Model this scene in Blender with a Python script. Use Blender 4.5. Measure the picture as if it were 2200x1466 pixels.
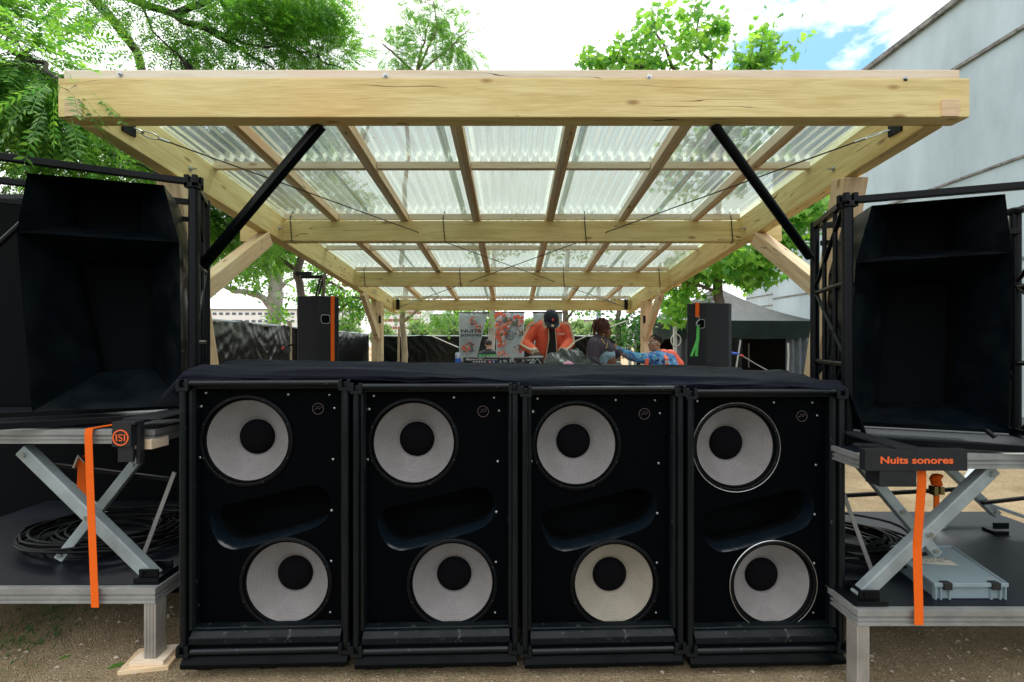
import bpy, bmesh, math, random
import numpy as np
from mathutils import Vector, Matrix, noise
from mathutils.geometry import delaunay_2d_cdt
R = math.radians
scene = bpy.context.scene
for o in list(bpy.data.objects): bpy.data.objects.remove(o)
col = scene.collection
random.seed(7)

# ---------------------------------------------------------------- camera
CAMZ = 1.64; F = 978.0
cam_d = bpy.data.cameras.new('camera'); cam = bpy.data.objects.new('camera', cam_d); col.objects.link(cam)
cam.location = (0, 0, CAMZ); cam.rotation_euler = (R(90), 0, 0)
cam_d.lens = 16; cam_d.sensor_width = 36; cam_d.clip_start = 0.05; cam_d.clip_end = 2000
scene.camera = cam
# ---------------------------------------------------------------- world, sun, exposure
SUN_EL, SUN_AZ = R(60), R(28)      # azimuth measured clockwise from +Y
w = bpy.data.worlds.new("World"); scene.world = w; w.use_nodes = True
nt = w.node_tree; N = nt.nodes; L = nt.links; N.clear()
out = N.new('ShaderNodeOutputWorld'); bg = N.new('ShaderNodeBackground'); bg2 = N.new('ShaderNodeBackground')
sky = N.new('ShaderNodeTexSky'); sky.sky_type = 'NISHITA'; sky.sun_disc = False
sky.sun_elevation = SUN_EL; sky.sun_rotation = SUN_AZ
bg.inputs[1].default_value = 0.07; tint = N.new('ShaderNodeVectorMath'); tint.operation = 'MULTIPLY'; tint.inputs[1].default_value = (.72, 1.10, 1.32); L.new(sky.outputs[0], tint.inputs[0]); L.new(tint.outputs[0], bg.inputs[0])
tc = N.new('ShaderNodeTexCoord'); mp = N.new('ShaderNodeMapping'); mp.inputs['Scale'].default_value = (1, 1, 2.2)
n1 = N.new('ShaderNodeTexNoise'); n1.inputs['Scale'].default_value = 4.2; n1.inputs['Detail'].default_value = 9; n1.inputs['Roughness'].default_value = .55
L.new(tc.outputs['Generated'], mp.inputs[0]); L.new(mp.outputs[0], n1.inputs[0])
# a gap in the cloud layer, in the direction of the blue patch
gap = Vector((1760-1100, F, 733-45)).normalized()
dot = N.new('ShaderNodeVectorMath'); dot.operation = 'DOT_PRODUCT'; dot.inputs[1].default_value = gap
L.new(tc.outputs['Generated'], dot.inputs[0])
mr = N.new('ShaderNodeMapRange'); mr.inputs[1].default_value = .965; mr.inputs[2].default_value = .995; mr.inputs[3].default_value = 0; mr.inputs[4].default_value = .46
L.new(dot.outputs['Value'], mr.inputs[0])
sb = N.new('ShaderNodeMath'); sb.operation = 'SUBTRACT'; L.new(n1.outputs[0], sb.inputs[0]); L.new(mr.outputs[0], sb.inputs[1])
rp = N.new('ShaderNodeMapRange'); rp.inputs[1].default_value = .05; rp.inputs[2].default_value = .15
L.new(sb.outputs[0], rp.inputs[0])
n2 = N.new('ShaderNodeTexNoise'); n2.inputs['Scale'].default_value = 2.0; n2.inputs['Detail'].default_value = 6
L.new(mp.outputs[0], n2.inputs[0])
cr = N.new('ShaderNodeValToRGB'); cr.color_ramp.elements[0].position = .3; cr.color_ramp.elements[0].color = (.80, .84, .88, 1)
cr.color_ramp.elements[1].position = .62; cr.color_ramp.elements[1].color = (1, .99, .985, 1)
L.new(n2.outputs[0], cr.inputs[0]); L.new(cr.outputs[0], bg2.inputs[0]); 
# cloud brightness dimmed low behind the camera, added to weaken the front light
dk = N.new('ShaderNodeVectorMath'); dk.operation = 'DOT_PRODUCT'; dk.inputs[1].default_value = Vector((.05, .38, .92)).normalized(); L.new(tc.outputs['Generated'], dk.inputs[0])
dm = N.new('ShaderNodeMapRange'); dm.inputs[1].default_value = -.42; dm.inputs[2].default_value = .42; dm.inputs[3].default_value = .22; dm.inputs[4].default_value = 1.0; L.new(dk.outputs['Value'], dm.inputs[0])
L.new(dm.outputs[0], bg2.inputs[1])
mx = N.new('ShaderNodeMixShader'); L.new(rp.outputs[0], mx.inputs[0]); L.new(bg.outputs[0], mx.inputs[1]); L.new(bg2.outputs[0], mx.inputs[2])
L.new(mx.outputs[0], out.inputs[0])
sd = bpy.data.lights.new('sun', 'SUN'); sd.energy = 1.6; sd.angle = R(12); sd.color = (1, .96, .9)
so = bpy.data.objects.new('sun', sd); col.objects.link(so)
sdir = Vector((math.sin(SUN_AZ)*math.cos(SUN_EL), math.cos(SUN_AZ)*math.cos(SUN_EL), math.sin(SUN_EL)))
so.rotation_euler = sdir.to_track_quat('Z', 'Y').to_euler()
scene.view_settings.view_transform = 'Standard'; scene.view_settings.look = 'None'
scene.view_settings.exposure = 1.2; scene.view_settings.gamma = 1
scene.render.resolution_x = 1024; scene.render.resolution_y = 682
scene.render.engine = 'CYCLES'
scene.cycles.max_bounces = 8; scene.cycles.transparent_max_bounces = 24

# ---------------------------------------------------------------- helpers
def P(px, py, Y): return Vector(((px-1100)*Y/F, Y, CAMZ-(py-733)*Y/F))
class MB:
    def __init__(s): s.v = []; s.f = []; s.m = []; s.mi = 0
    def add(s, vs, fs):
        b = len(s.v); s.v += [tuple(v) for v in vs]
        for f in fs: s.f.append(tuple(i+b for i in f)); s.m.append(s.mi)
        return s
    def box(s, x0, x1, y0, y1, z0, z1, M=None):
        vs = [Vector((x, y, z)) for z in (z0, z1) for y in (y0, y1) for x in (x0, x1)]
        if M: vs = [M @ v for v in vs]
        return s.add(vs, [(0,2,3,1),(4,5,7,6),(0,1,5,4),(2,6,7,3),(0,4,6,2),(1,3,7,5)])
    def beam(s, p0, p1, w, h, up=(0,0,1), cut=None):
        p0 = Vector(p0); p1 = Vector(p1); d = (p1-p0).normalized(); u = Vector(up)
        y = u.cross(d)
        if y.length < 1e-4: y = Vector((1,0,0)).cross(d)
        y.normalize(); z = d.cross(y)
        M = Matrix((d, y, z)).transposed().to_4x4(); M.translation = p0
        return s.box(0, (p1-p0).length, -w/2, w/2, -h/2, h/2, M)
    def tube(s, pts, r, n=8, cap=True):
        pts = [Vector(p) for p in pts]; k = len(pts)
        rs = r if isinstance(r, (list, tuple)) else [r]*k
        t0 = (pts[1]-pts[0]).normalized()
        a = t0.orthogonal().normalized(); vs = []
        for i, p in enumerate(pts):
            t = (pts[min(i+1, k-1)]-pts[max(i-1, 0)])
            t = t.normalized() if t.length > 1e-9 else t0
            a = (a-t*a.dot(t)); a = a.normalized() if a.length > 1e-6 else t.orthogonal().normalized()
            b = t.cross(a)
            for j in range(n):
                an = 2*math.pi*j/n; vs.append(p+(a*math.cos(an)+b*math.sin(an))*rs[i])
        fs = [(i*n+j, i*n+(j+1) % n, (i+1)*n+(j+1) % n, (i+1)*n+j) for i in range(k-1) for j in range(n)]
        if cap: fs += [tuple(range(n-1, -1, -1)), tuple((k-1)*n+j for j in range(n))]
        return s.add(vs, fs)
    def lathe(s, prof, M=None, n=48, close=False):
        # prof: (r, y) along local Y
        vs = []
        for r, y in prof:
            for j in range(n):
                a = 2*math.pi*j/n; v = Vector((r*math.cos(a), y, r*math.sin(a))); vs.append(M @ v if M else v)
        k = len(prof); fs = [(i*n+j, i*n+(j+1) % n, (i+1)*n+(j+1) % n, (i+1)*n+j) for i in range(k-1) for j in range(n)]
        return s.add(vs, fs)
    def ball(s, c, rx, ry=None, rz=None, n=14, k=9, M=None):
        ry = rx if ry is None else ry; rz = rx if rz is None else rz; c = Vector(c)
        vs = []; 
        for i in range(k+1):
            ph = math.pi*i/k
            for j in range(n):
                a = 2*math.pi*j/n
                v = Vector((rx*math.sin(ph)*math.cos(a), ry*math.sin(ph)*math.sin(a), rz*math.cos(ph)))
                if M: v = M @ v
                vs.append(c+v)
        fs = [(i*n+j, (i+1)*n+j, (i+1)*n+(j+1) % n, i*n+(j+1) % n) for i in range(k) for j in range(n)]
        return s.add(vs, fs)
    def limb(s, pts, rs, n=12):
        pts = [Vector(p) for p in pts]
        s.tube(pts, rs, n)
        for p, r in zip(pts, rs): s.ball(p, r, n=12, k=8)
        return s
    def prism(s, poly, d):
        d = Vector(d); n = len(poly); vs = [Vector(p) for p in poly]+[Vector(p)+d for p in poly]
        return s.add(vs, [tuple(range(n-1, -1, -1)), tuple(range(n, 2*n))]+[(i, (i+1) % n, (i+1) % n+n, i+n) for i in range(n)])
    def loft(s, rings, closed=True, cap0=False, cap1=False):
        n = len(rings[0]); vs = [v for r in rings for v in r]
        fs = [(i*n+j, i*n+(j+1) % n, (i+1)*n+(j+1) % n, (i+1)*n+j) for i in range(len(rings)-1) for j in range(n if closed else n-1)]
        if cap0: fs.append(tuple(range(n-1, -1, -1)))
        if cap1: fs.append(tuple((len(rings)-1)*n+j for j in range(n)))
        return s.add(vs, fs)
    def build(s, name, mat, parent=None, smooth=False, bevel=0, matrix=None, solid=0, keepn=False, auto=None):
        me = bpy.data.meshes.new(name); me.from_pydata(s.v, [], s.f)
        mats = mat if isinstance(mat, (list, tuple)) else [mat]
        for m in mats: me.materials.append(m)
        if len(mats) > 1: me.polygons.foreach_set('material_index', s.m)
        bm = bmesh.new(); bm.from_mesh(me)
        bmesh.ops.remove_doubles(bm, verts=bm.verts, dist=1e-6)
        if not keepn: bmesh.ops.recalc_face_normals(bm, faces=bm.faces)
        if bevel: bmesh.ops.bevel(bm, geom=[e for e in bm.edges if len(e.link_faces) == 2 and e.calc_face_angle(0) > .6], offset=bevel, segments=2, profile=.6, affect='EDGES')
        if smooth:
            for f in bm.faces: f.smooth = True
            for e in bm.edges:
                if len(e.link_faces) == 2 and e.calc_face_angle(0) > (auto or .75): e.smooth = False
        bm.to_mesh(me); bm.free()
        o = bpy.data.objects.new(name, me); col.objects.link(o)
        if solid:
            md = o.modifiers.new('solid', 'SOLIDIFY'); md.thickness = solid
        if matrix is not None: o.matrix_world = matrix
        if parent is not None: setpar(o, parent)
        return o
def world_of(o):
    m = o.matrix_basis.copy()
    if o.parent: m = world_of(o.parent) @ o.matrix_parent_inverse @ m
    return m
def setpar(o, parent):
    o.parent = parent; o.matrix_parent_inverse = world_of(parent).inverted()
def tag(o, label=None, cat=None, group=None, kind=None):
    if label: o['label'] = label
    if cat: o['category'] = cat
    if group: o['group'] = group
    if kind: o['kind'] = kind
    return o
def thing(name, label, cat, loc=(0,0,0), group=None, rz=0):
    o = bpy.data.objects.new(name, None); col.objects.link(o); o.location = loc; o.rotation_euler = (0,0,rz)
    o.empty_display_size = .1
    return tag(o, label, cat, group)
def children(o): return [c for c in bpy.data.objects if c.parent == o]
def copy_tree(o, parent=None):
    c = o.copy(); col.objects.link(c)
    if parent: c.parent = parent
    for ch in children(o): copy_tree(ch, c)
    return c

# ---------------------------------------------------------------- materials
def nmat(name):
    m = bpy.data.materials.new(name); m.use_nodes = True
    return m, m.node_tree, m.node_tree.nodes, m.node_tree.links, m.node_tree.nodes['Principled BSDF']
def mat(name, c, rough=.6, metal=0, bump=None, var=0, vs=3.0, spec=None, rvar=0, speck=None, stretch=None, coat=0):
    m, t, n, l, b = nmat(name)
    b.inputs['Base Color'].default_value = (*c, 1); b.inputs['Roughness'].default_value = rough; b.inputs['Metallic'].default_value = metal
    if spec is not None: b.inputs['Specular IOR Level'].default_value = spec
    if coat: b.inputs['Coat Weight'].default_value = coat
    tc = n.new('ShaderNodeTexCoord'); mp = n.new('ShaderNodeMapping'); l.new(tc.outputs['Object'], mp.inputs[0])
    if stretch: mp.inputs['Scale'].default_value = stretch
    colr = None
    if var:
        x = n.new('ShaderNodeTexNoise'); x.inputs['Scale'].default_value = vs; x.inputs['Detail'].default_value = 7; x.inputs['Roughness'].default_value = .65
        l.new(mp.outputs[0], x.inputs[0])
        r = n.new('ShaderNodeMapRange'); r.inputs[1].default_value = .3; r.inputs[2].default_value = .7; r.inputs[3].default_value = 1-var; r.inputs[4].default_value = 1+var
        l.new(x.outputs[0], r.inputs[0])
        mm = n.new('ShaderNodeVectorMath'); mm.operation = 'SCALE'; mm.inputs[0].default_value = c; l.new(r.outputs[0], mm.inputs['Scale'])
        colr = mm.outputs[0]; l.new(colr, b.inputs['Base Color'])
    if rvar:
        x = n.new('ShaderNodeTexNoise'); x.inputs['Scale'].default_value = 7; x.inputs['Detail'].default_value = 6; l.new(mp.outputs[0], x.inputs[0])
        r = n.new('ShaderNodeMapRange'); r.inputs[1].default_value = .3; r.inputs[2].default_value = .7; r.inputs[3].default_value = max(.05, rough-rvar); r.inputs[4].default_value = min(1, rough+rvar)
        l.new(x.outputs[0], r.inputs[0]); l.new(r.outputs[0], b.inputs['Roughness'])
    if speck:   # (scale, threshold, colour): worn marks and dust
        x = n.new('ShaderNodeTexNoise'); x.inputs['Scale'].default_value = speck[0]; x.inputs['Detail'].default_value = 8; x.inputs['Roughness'].default_value = .75
        l.new(mp.outputs[0], x.inputs[0])
        r = n.new('ShaderNodeMapRange'); r.inputs[1].default_value = speck[1]; r.inputs[2].default_value = speck[1]+.06
        l.new(x.outputs[0], r.inputs[0])
        q = n.new('ShaderNodeMix'); q.data_type = 'RGBA'; l.new(r.outputs[0], q.inputs[0])
        if colr: l.new(colr, q.inputs[6])
        else: q.inputs[6].default_value = (*c, 1)
        q.inputs[7].default_value = (*speck[2], 1); l.new(q.outputs[2], b.inputs['Base Color'])
    if bump:
        x = n.new('ShaderNodeTexNoise'); x.inputs['Scale'].default_value = bump[0]; x.inputs['Detail'].default_value = 4; l.new(mp.outputs[0], x.inputs[0])
        bp = n.new('ShaderNodeBump'); bp.inputs['Strength'].default_value = bump[1]; bp.inputs['Distance'].default_value = bump[2] if len(bump) > 2 else .01
        l.new(x.outputs[0], bp.inputs['Height']); l.new(bp.outputs[0], b.inputs['Normal'])
    return m
def wood_mat(name, c1, c2, knots=True, crack=True, rough=.62):
    m, t, n, l, b = nmat(name); b.inputs['Roughness'].default_value = rough
    b.inputs['Specular IOR Level'].default_value = .25
    tc = n.new('ShaderNodeTexCoord'); oi = n.new('ShaderNodeObjectInfo')
    off = n.new('ShaderNodeVectorMath'); off.operation = 'MULTIPLY_ADD'; cb = n.new('ShaderNodeCombineXYZ')
    for k in range(3): l.new(oi.outputs['Random'], cb.inputs[k])
    l.new(cb.outputs[0], off.inputs[0]); off.inputs[1].default_value = (37, 23, 11); l.new(tc.outputs['Object'], off.inputs[2])
    # distort
    ms = n.new('ShaderNodeMapping'); ms.inputs['Scale'].default_value = (.9, 9, 9); l.new(off.outputs[0], ms.inputs[0])
    g = n.new('ShaderNodeTexNoise'); g.inputs['Scale'].default_value = 2.2; g.inputs['Detail'].default_value = 5; g.inputs['Distortion'].default_value = .6; l.new(ms.outputs[0], g.inputs[0])
    mf = n.new('ShaderNodeMapping'); mf.inputs['Scale'].default_value = (2.5, 70, 70); l.new(off.outputs[0], mf.inputs[0])
    g2 = n.new('ShaderNodeTexNoise'); g2.inputs['Scale'].default_value = 3; g2.inputs['Detail'].default_value = 3; l.new(mf.outputs[0], g2.inputs[0])
    mxg = n.new('ShaderNodeMath'); mxg.operation = 'MULTIPLY_ADD'; mxg.inputs[1].default_value = .4; l.new(g2.outputs[0], mxg.inputs[0]); 
    sc = n.new('ShaderNodeMath'); sc.operation = 'MULTIPLY'; sc.inputs[1].default_value = .6; l.new(g.outputs[0], sc.inputs[0]); l.new(sc.outputs[0], mxg.inputs[2])
    cr = n.new('ShaderNodeValToRGB'); cr.color_ramp.elements[0].position = .36; cr.color_ramp.elements[0].color = (*c2, 1)
    cr.color_ramp.elements[1].position = .58; cr.color_ramp.elements[1].color = (*c1, 1); l.new(mxg.outputs[0], cr.inputs[0])
    last = cr.outputs[0]
    # pinkish heartwood drift
    dr = n.new('ShaderNodeTexNoise'); dr.inputs['Scale'].default_value = .9; l.new(off.outputs[0], dr.inputs[0])
    q = n.new('ShaderNodeMix'); q.data_type = 'RGBA'; q.blend_type = 'MULTIPLY'; q.inputs[7].default_value = (1, .86, .78, 1)
    r0 = n.new('ShaderNodeMapRange'); r0.inputs[1].default_value = .45; r0.inputs[2].default_value = .7; l.new(dr.outputs[0], r0.inputs[0]); l.new(r0.outputs[0], q.inputs[0]); l.new(last, q.inputs[6]); last = q.outputs[2]
    if knots:
        mk = n.new('ShaderNodeMapping'); mk.inputs['Scale'].default_value = (3.2, 8, 8); l.new(off.outputs[0], mk.inputs[0])
        v = n.new('ShaderNodeTexVoronoi'); v.inputs['Scale'].default_value = 1.0; l.new(mk.outputs[0], v.inputs[0])
        r1 = n.new('ShaderNodeMapRange'); r1.inputs[1].default_value = .15; r1.inputs[2].default_value = .06; l.new(v.outputs['Distance'], r1.inputs[0])
        sx = n.new('ShaderNodeSeparateXYZ'); l.new(v.outputs['Color'], sx.inputs[0])
        gt = n.new('ShaderNodeMath'); gt.operation = 'GREATER_THAN'; gt.inputs[1].default_value = .30; l.new(sx.outputs[0], gt.inputs[0])
        mu = n.new('ShaderNodeMath'); mu.operation = 'MULTIPLY'; l.new(r1.outputs[0], mu.inputs[0]); l.new(gt.outputs[0], mu.inputs[1])
        mu2 = n.new('ShaderNodeMath'); mu2.operation = 'MULTIPLY'; mu2.inputs[1].default_value = .75; l.new(mu.outputs[0], mu2.inputs[0])
        q = n.new('ShaderNodeMix'); q.data_type = 'RGBA'; l.new(mu2.outputs[0], q.inputs[0]); l.new(last, q.inputs[6]); q.inputs[7].default_value = (.30, .14, .045, 1); last = q.outputs[2]
    if crack:
        mc = n.new('ShaderNodeMapping'); mc.inputs['Scale'].default_value = (.55, 9, 9); mc.inputs['Rotation'].default_value = (0, .03, .03); l.new(off.outputs[0], mc.inputs[0])
        g3 = n.new('ShaderNodeTexNoise'); g3.inputs['Scale'].default_value = 1.3; g3.inputs['Detail'].default_value = 2; l.new(mc.outputs[0], g3.inputs[0])
        s1 = n.new('ShaderNodeMath'); s1.operation = 'SUBTRACT'; s1.inputs[1].default_value = .5; l.new(g3.outputs[0], s1.inputs[0])
        ab = n.new('ShaderNodeMath'); ab.operation = 'ABSOLUTE'; l.new(s1.outputs[0], ab.inputs[0])
        r2 = n.new('ShaderNodeMapRange'); r2.inputs[1].default_value = .0055; r2.inputs[2].default_value = .002; l.new(ab.outputs[0], r2.inputs[0])
        g4 = n.new('ShaderNodeTexNoise'); g4.inputs['Scale'].default_value = 1.1; l.new(off.outputs[0], g4.inputs[0])
        r3 = n.new('ShaderNodeMapRange'); r3.inputs[1].default_value = .50; r3.inputs[2].default_value = .56; l.new(g4.outputs[0], r3.inputs[0])
        mu = n.new('ShaderNodeMath'); mu.operation = 'MULTIPLY'; l.new(r2.outputs[0], mu.inputs[0]); l.new(r3.outputs[0], mu.inputs[1])
        q = n.new('ShaderNodeMix'); q.data_type = 'RGBA'; l.new(mu.outputs[0], q.inputs[0]); l.new(last, q.inputs[6]); q.inputs[7].default_value = (.12, .07, .03, 1); last = q.outputs[2]
    l.new(last, b.inputs['Base Color'])
    bp = n.new('ShaderNodeBump'); bp.inputs['Strength'].default_value = .25; bp.inputs['Distance'].default_value = .004; l.new(g2.outputs[0], bp.inputs['Height']); l.new(bp.outputs[0], b.inputs['Normal'])
    return m
M = {}
M['wood_y'] = wood_mat('yellow pine', (.86, .72, .35), (.68, .52, .21))
M['wood_p'] = wood_mat('pale pine', (.92, .84, .68), (.80, .67, .48))
M['wood_o'] = wood_mat('orange pine', (.84, .66, .43), (.66, .46, .26))
M['wood_s'] = wood_mat('small stud pine', (.62, .44, .26), (.45, .28, .14), crack=False)
M['black'] = mat('black speaker paint', (.0016, .0028, .0036), .42, bump=(60, .25, .004), rvar=.12, speck=(26, .66, (.06, .075, .08)), spec=.08)
M['blackrail'] = mat('worn black rail paint', (.0025, .0055, .0075), .36, bump=(45, .3, .003), rvar=.1, speck=(30, .635, (.10, .125, .13)), spec=.38)
M['baffle'] = mat('black baffle lacquer', (.0010, .0016, .0024), .5, bump=(90, .3, .002), speck=(22, .70, (.035, .045, .05)), spec=.035)
M['kick'] = mat('scuffed dusty kick plate', (.003, .006, .008), .4, bump=(45, .4, .004), rvar=.15, speck=(16, .59, (.085, .095, .095)), spec=.22)
M['boltm'] = mat('dull black bolt', (.05, .055, .06), .4, .6)
M['gloss'] = mat('glossy port lacquer', (.005, .010, .015), .24, bump=(25, .35, .006), rvar=.1, spec=.9, speck=(40, .7, (.2, .25, .28)))
M['horn'] = mat('matt black horn paint', (.0015, .004, .0062), .40, bump=(35, .25, .004), rvar=.15, var=.5, vs=4, spec=.30, speck=(70, .76, (.15, .18, .2)))
M['flat'] = mat('flat black', (.004, .005, .006), .8, spec=.06)
M['truss'] = mat('black truss paint', (.002, .0035, .005), .34, bump=(50, .2, .003), speck=(45, .7, (.12, .13, .14)), spec=.22)
M['cone'] = mat('ribbed grey paper cone', (.225, .215, .213), .85, var=.12, vs=9, bump=(120, .2, .002), spec=.1)
M['cone_cream'] = mat('ribbed cream paper cone', (.30, .275, .225), .85, var=.1, vs=9, bump=(120, .2, .002), spec=.1)
M['cap'] = mat('dark dust cap', (.003, .0028, .004), .85, bump=(80, .2, .002), spec=.08)
M['rubber'] = mat('black rubber', (.003, .0035, .0045), .5, spec=.15)
M['steel'] = mat('zinc steel', (.55, .57, .58), .35, 1, bump=(40, .15, .002))
M['galv'] = mat('galvanised steel', (.40, .47, .49), .48, .35, bump=(30, .3, .003), var=.22, vs=6, speck=(30, .68, (.12, .09, .06)), rvar=.1)
M['alu'] = mat('dull aluminium', (.36, .37, .36), .5, .45, bump=(30, .25, .003), var=.25, vs=5, speck=(30, .66, (.13, .11, .09)), rvar=.1)
M['alu_leg'] = mat('ribbed aluminium leg', (.38, .36, .32), .55, .3, bump=(30, .25, .003), var=.25, vs=5, speck=(24, .66, (.16, .12, .08)))
M['orange'] = mat('orange webbing', (.95, .15, .012), .75, var=.06, vs=60, spec=.2, bump=(200, .3, .002))
M['orange_ink'] = mat('orange paint', (.95, .15, .03), .6)
M['green_web'] = mat('green webbing', (.13, .62, .14), .75, var=.1, vs=60, spec=.2)
M['cloth'] = mat('black stage cloth', (.0075, .0095, .0165), .7, bump=(10, .6, .025), var=.3, vs=2, spec=.10)
M['plastic_sheet'] = mat('black plastic sheeting', (.002, .003, .003), .22, spec=.4)
def leafmat(name, c1, c2, tr):
    m, t, n, l, b = nmat(name); o = n['Material Output']
    g = n.new('ShaderNodeNewGeometry'); cr = n.new('ShaderNodeValToRGB')
    cr.color_ramp.elements[0].color = (*c2, 1); cr.color_ramp.elements[1].color = (*c1, 1); l.new(g.outputs['Random Per Island'], cr.inputs[0])
    l.new(cr.outputs[0], b.inputs['Base Color']); b.inputs['Roughness'].default_value = .45; b.inputs['Specular IOR Level'].default_value = .35
    tl = n.new('ShaderNodeBsdfTranslucent'); hs = n.new('ShaderNodeMix'); hs.data_type = 'RGBA'; hs.blend_type = 'MULTIPLY'; hs.inputs[0].default_value = 1
    hs.inputs[7].default_value = (2.6, 2.3, 1.3, 1); l.new(cr.outputs[0], hs.inputs[6]); l.new(hs.outputs[2], tl.inputs[0])
    ms = n.new('ShaderNodeMixShader'); ms.inputs[0].default_value = tr; l.new(b.outputs[0], ms.inputs[1]); l.new(tl.outputs[0], ms.inputs[2]); l.new(ms.outputs[0], o.inputs[0])
    return m
M['leaf_a'] = leafmat('ash leaf', (.15, .33, .05), (.03, .14, .03), .45)
M['leaf_m'] = leafmat('maple leaf', (.22, .42, .07), (.055, .22, .04), .45)
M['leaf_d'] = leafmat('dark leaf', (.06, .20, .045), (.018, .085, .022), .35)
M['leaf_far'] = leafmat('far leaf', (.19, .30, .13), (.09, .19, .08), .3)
M['bark'] = mat('grey brown bark', (.13, .10, .085), .9, bump=(18, .9, .02), var=.4, vs=6, stretch=(1, 1, .3))
M['bark_d'] = mat('dark bark', (.055, .045, .04), .9, bump=(22, .9, .01), var=.35, vs=6)
M['bark_p'] = mat('pale plane bark', (.36, .34, .31), .85, bump=(9, .5, .02), var=.35, vs=5)
M['bark_t'] = mat('young tan bark', (.30, .25, .17), .85, bump=(20, .5, .01), var=.3, vs=7)
def roof_mat():
    m, t, n, l, b = nmat('clear corrugated sheet'); o = n['Material Output']
    tc = n.new('ShaderNodeTexCoord'); mp = n.new('ShaderNodeMapping'); mp.inputs['Scale'].default_value = (6, .8, 1); l.new(tc.outputs['Object'], mp.inputs[0])
    x = n.new('ShaderNodeTexNoise'); x.inputs['Scale'].default_value = 2.5; x.inputs['Detail'].default_value = 6; l.new(mp.outputs[0], x.inputs[0])
    x2 = n.new('ShaderNodeTexNoise'); x2.inputs['Scale'].default_value = 120; x2.inputs['Detail'].default_value = 3; l.new(tc.outputs['Object'], x2.inputs[0])
    r2 = n.new('ShaderNodeMapRange'); r2.inputs[1].default_value = .58; r2.inputs[2].default_value = .66; r2.inputs[4].default_value = .25; l.new(x2.outputs[0], r2.inputs[0])
    r = n.new('ShaderNodeMapRange'); r.inputs[1].default_value = .35; r.inputs[2].default_value = .7; r.inputs[3].default_value = .20; r.inputs[4].default_value = .60; l.new(x.outputs[0], r.inputs[0])
    ad = n.new('ShaderNodeMath'); ad.operation = 'ADD'; ad.use_clamp = True; l.new(r.outputs[0], ad.inputs[0]); l.new(r2.outputs[0], ad.inputs[1])
    tp = n.new('ShaderNodeBsdfTransparent'); tp.inputs[0].default_value = (.54, .66, .61, 1)
    tl = n.new('ShaderNodeBsdfTranslucent'); tl.inputs[0].default_value = (.38, .44, .425, 1)
    gl = n.new('ShaderNodeBsdfGlossy'); gl.inputs[0].default_value = (.9, .95, .97, 1); gl.inputs['Roughness'].default_value = .2
    lw = n.new('ShaderNodeLayerWeight'); lw.inputs[0].default_value = .35
    m1 = n.new('ShaderNodeMixShader'); l.new(ad.outputs[0], m1.inputs[0]); l.new(tp.outputs[0], m1.inputs[1]); l.new(tl.outputs[0], m1.inputs[2])
    fm = n.new('ShaderNodeMath'); fm.operation = 'MULTIPLY'; fm.inputs[1].default_value = .55; l.new(lw.outputs['Fresnel'], fm.inputs[0])
    m2 = n.new('ShaderNodeMixShader'); l.new(fm.outputs[0], m2.inputs[0]); l.new(m1.outputs[0], m2.inputs[1]); l.new(gl.outputs[0], m2.inputs[2])
    l.new(m2.outputs[0], o.inputs[0]); return m
M['roof'] = roof_mat()
def ground_mat():
    m, t, n, l, b = nmat('sandy gravel'); b.inputs['Roughness'].default_value = .95; b.inputs['Specular IOR Level'].default_value = .15
    tc = n.new('ShaderNodeTexCoord')
    v = n.new('ShaderNodeTexVoronoi'); v.inputs['Scale'].default_value = 190; l.new(tc.outputs['Object'], v.inputs[0])
    x = n.new('ShaderNodeTexNoise'); x.inputs['Scale'].default_value = 2.2; x.inputs['Detail'].default_value = 9; x.inputs['Roughness'].default_value = .7; l.new(tc.outputs['Object'], x.inputs[0])
    cr = n.new('ShaderNodeValToRGB'); cr.color_ramp.elements[0].position = .3; cr.color_ramp.elements[0].color = (.27, .20, .11, 1); cr.color_ramp.elements[1].position = .7; cr.color_ramp.elements[1].color = (.52, .41, .26, 1); l.new(x.outputs[0], cr.inputs[0])
    sx = n.new('ShaderNodeSeparateXYZ'); l.new(v.outputs['Color'], sx.inputs[0])
    r = n.new('ShaderNodeMapRange'); r.inputs[3].default_value = .6; r.inputs[4].default_value = 1.35; l.new(sx.outputs[0], r.inputs[0])
    s = n.new('ShaderNodeVectorMath'); s.operation = 'SCALE'; l.new(cr.outputs[0], s.inputs[0]); l.new(r.outputs[0], s.inputs['Scale']); 
    # ground colour darkened around and behind the camera, put in to cut bounce light
    gx = n.new('ShaderNodeSeparateXYZ'); l.new(tc.outputs['Object'], gx.inputs[0]); gr = n.new('ShaderNodeMapRange'); gr.inputs[1].default_value = 1.9; gr.inputs[2].default_value = .7; l.new(gx.outputs[1], gr.inputs[0])
    gm = n.new('ShaderNodeMix'); gm.data_type = 'RGBA'; l.new(gr.outputs[0], gm.inputs[0]); l.new(s.outputs[0], gm.inputs[6]); gm.inputs[7].default_value = (.075, .072, .04, 1); l.new(gm.outputs[2], b.inputs['Base Color'])
    bp = n.new('ShaderNodeBump'); bp.inputs['Strength'].default_value = .9; bp.inputs['Distance'].default_value = .012; bp.invert = True; l.new(v.outputs['Distance'], bp.inputs['Height']); l.new(bp.outputs[0], b.inputs['Normal'])
    return m
M['ground'] = ground_mat()
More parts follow.
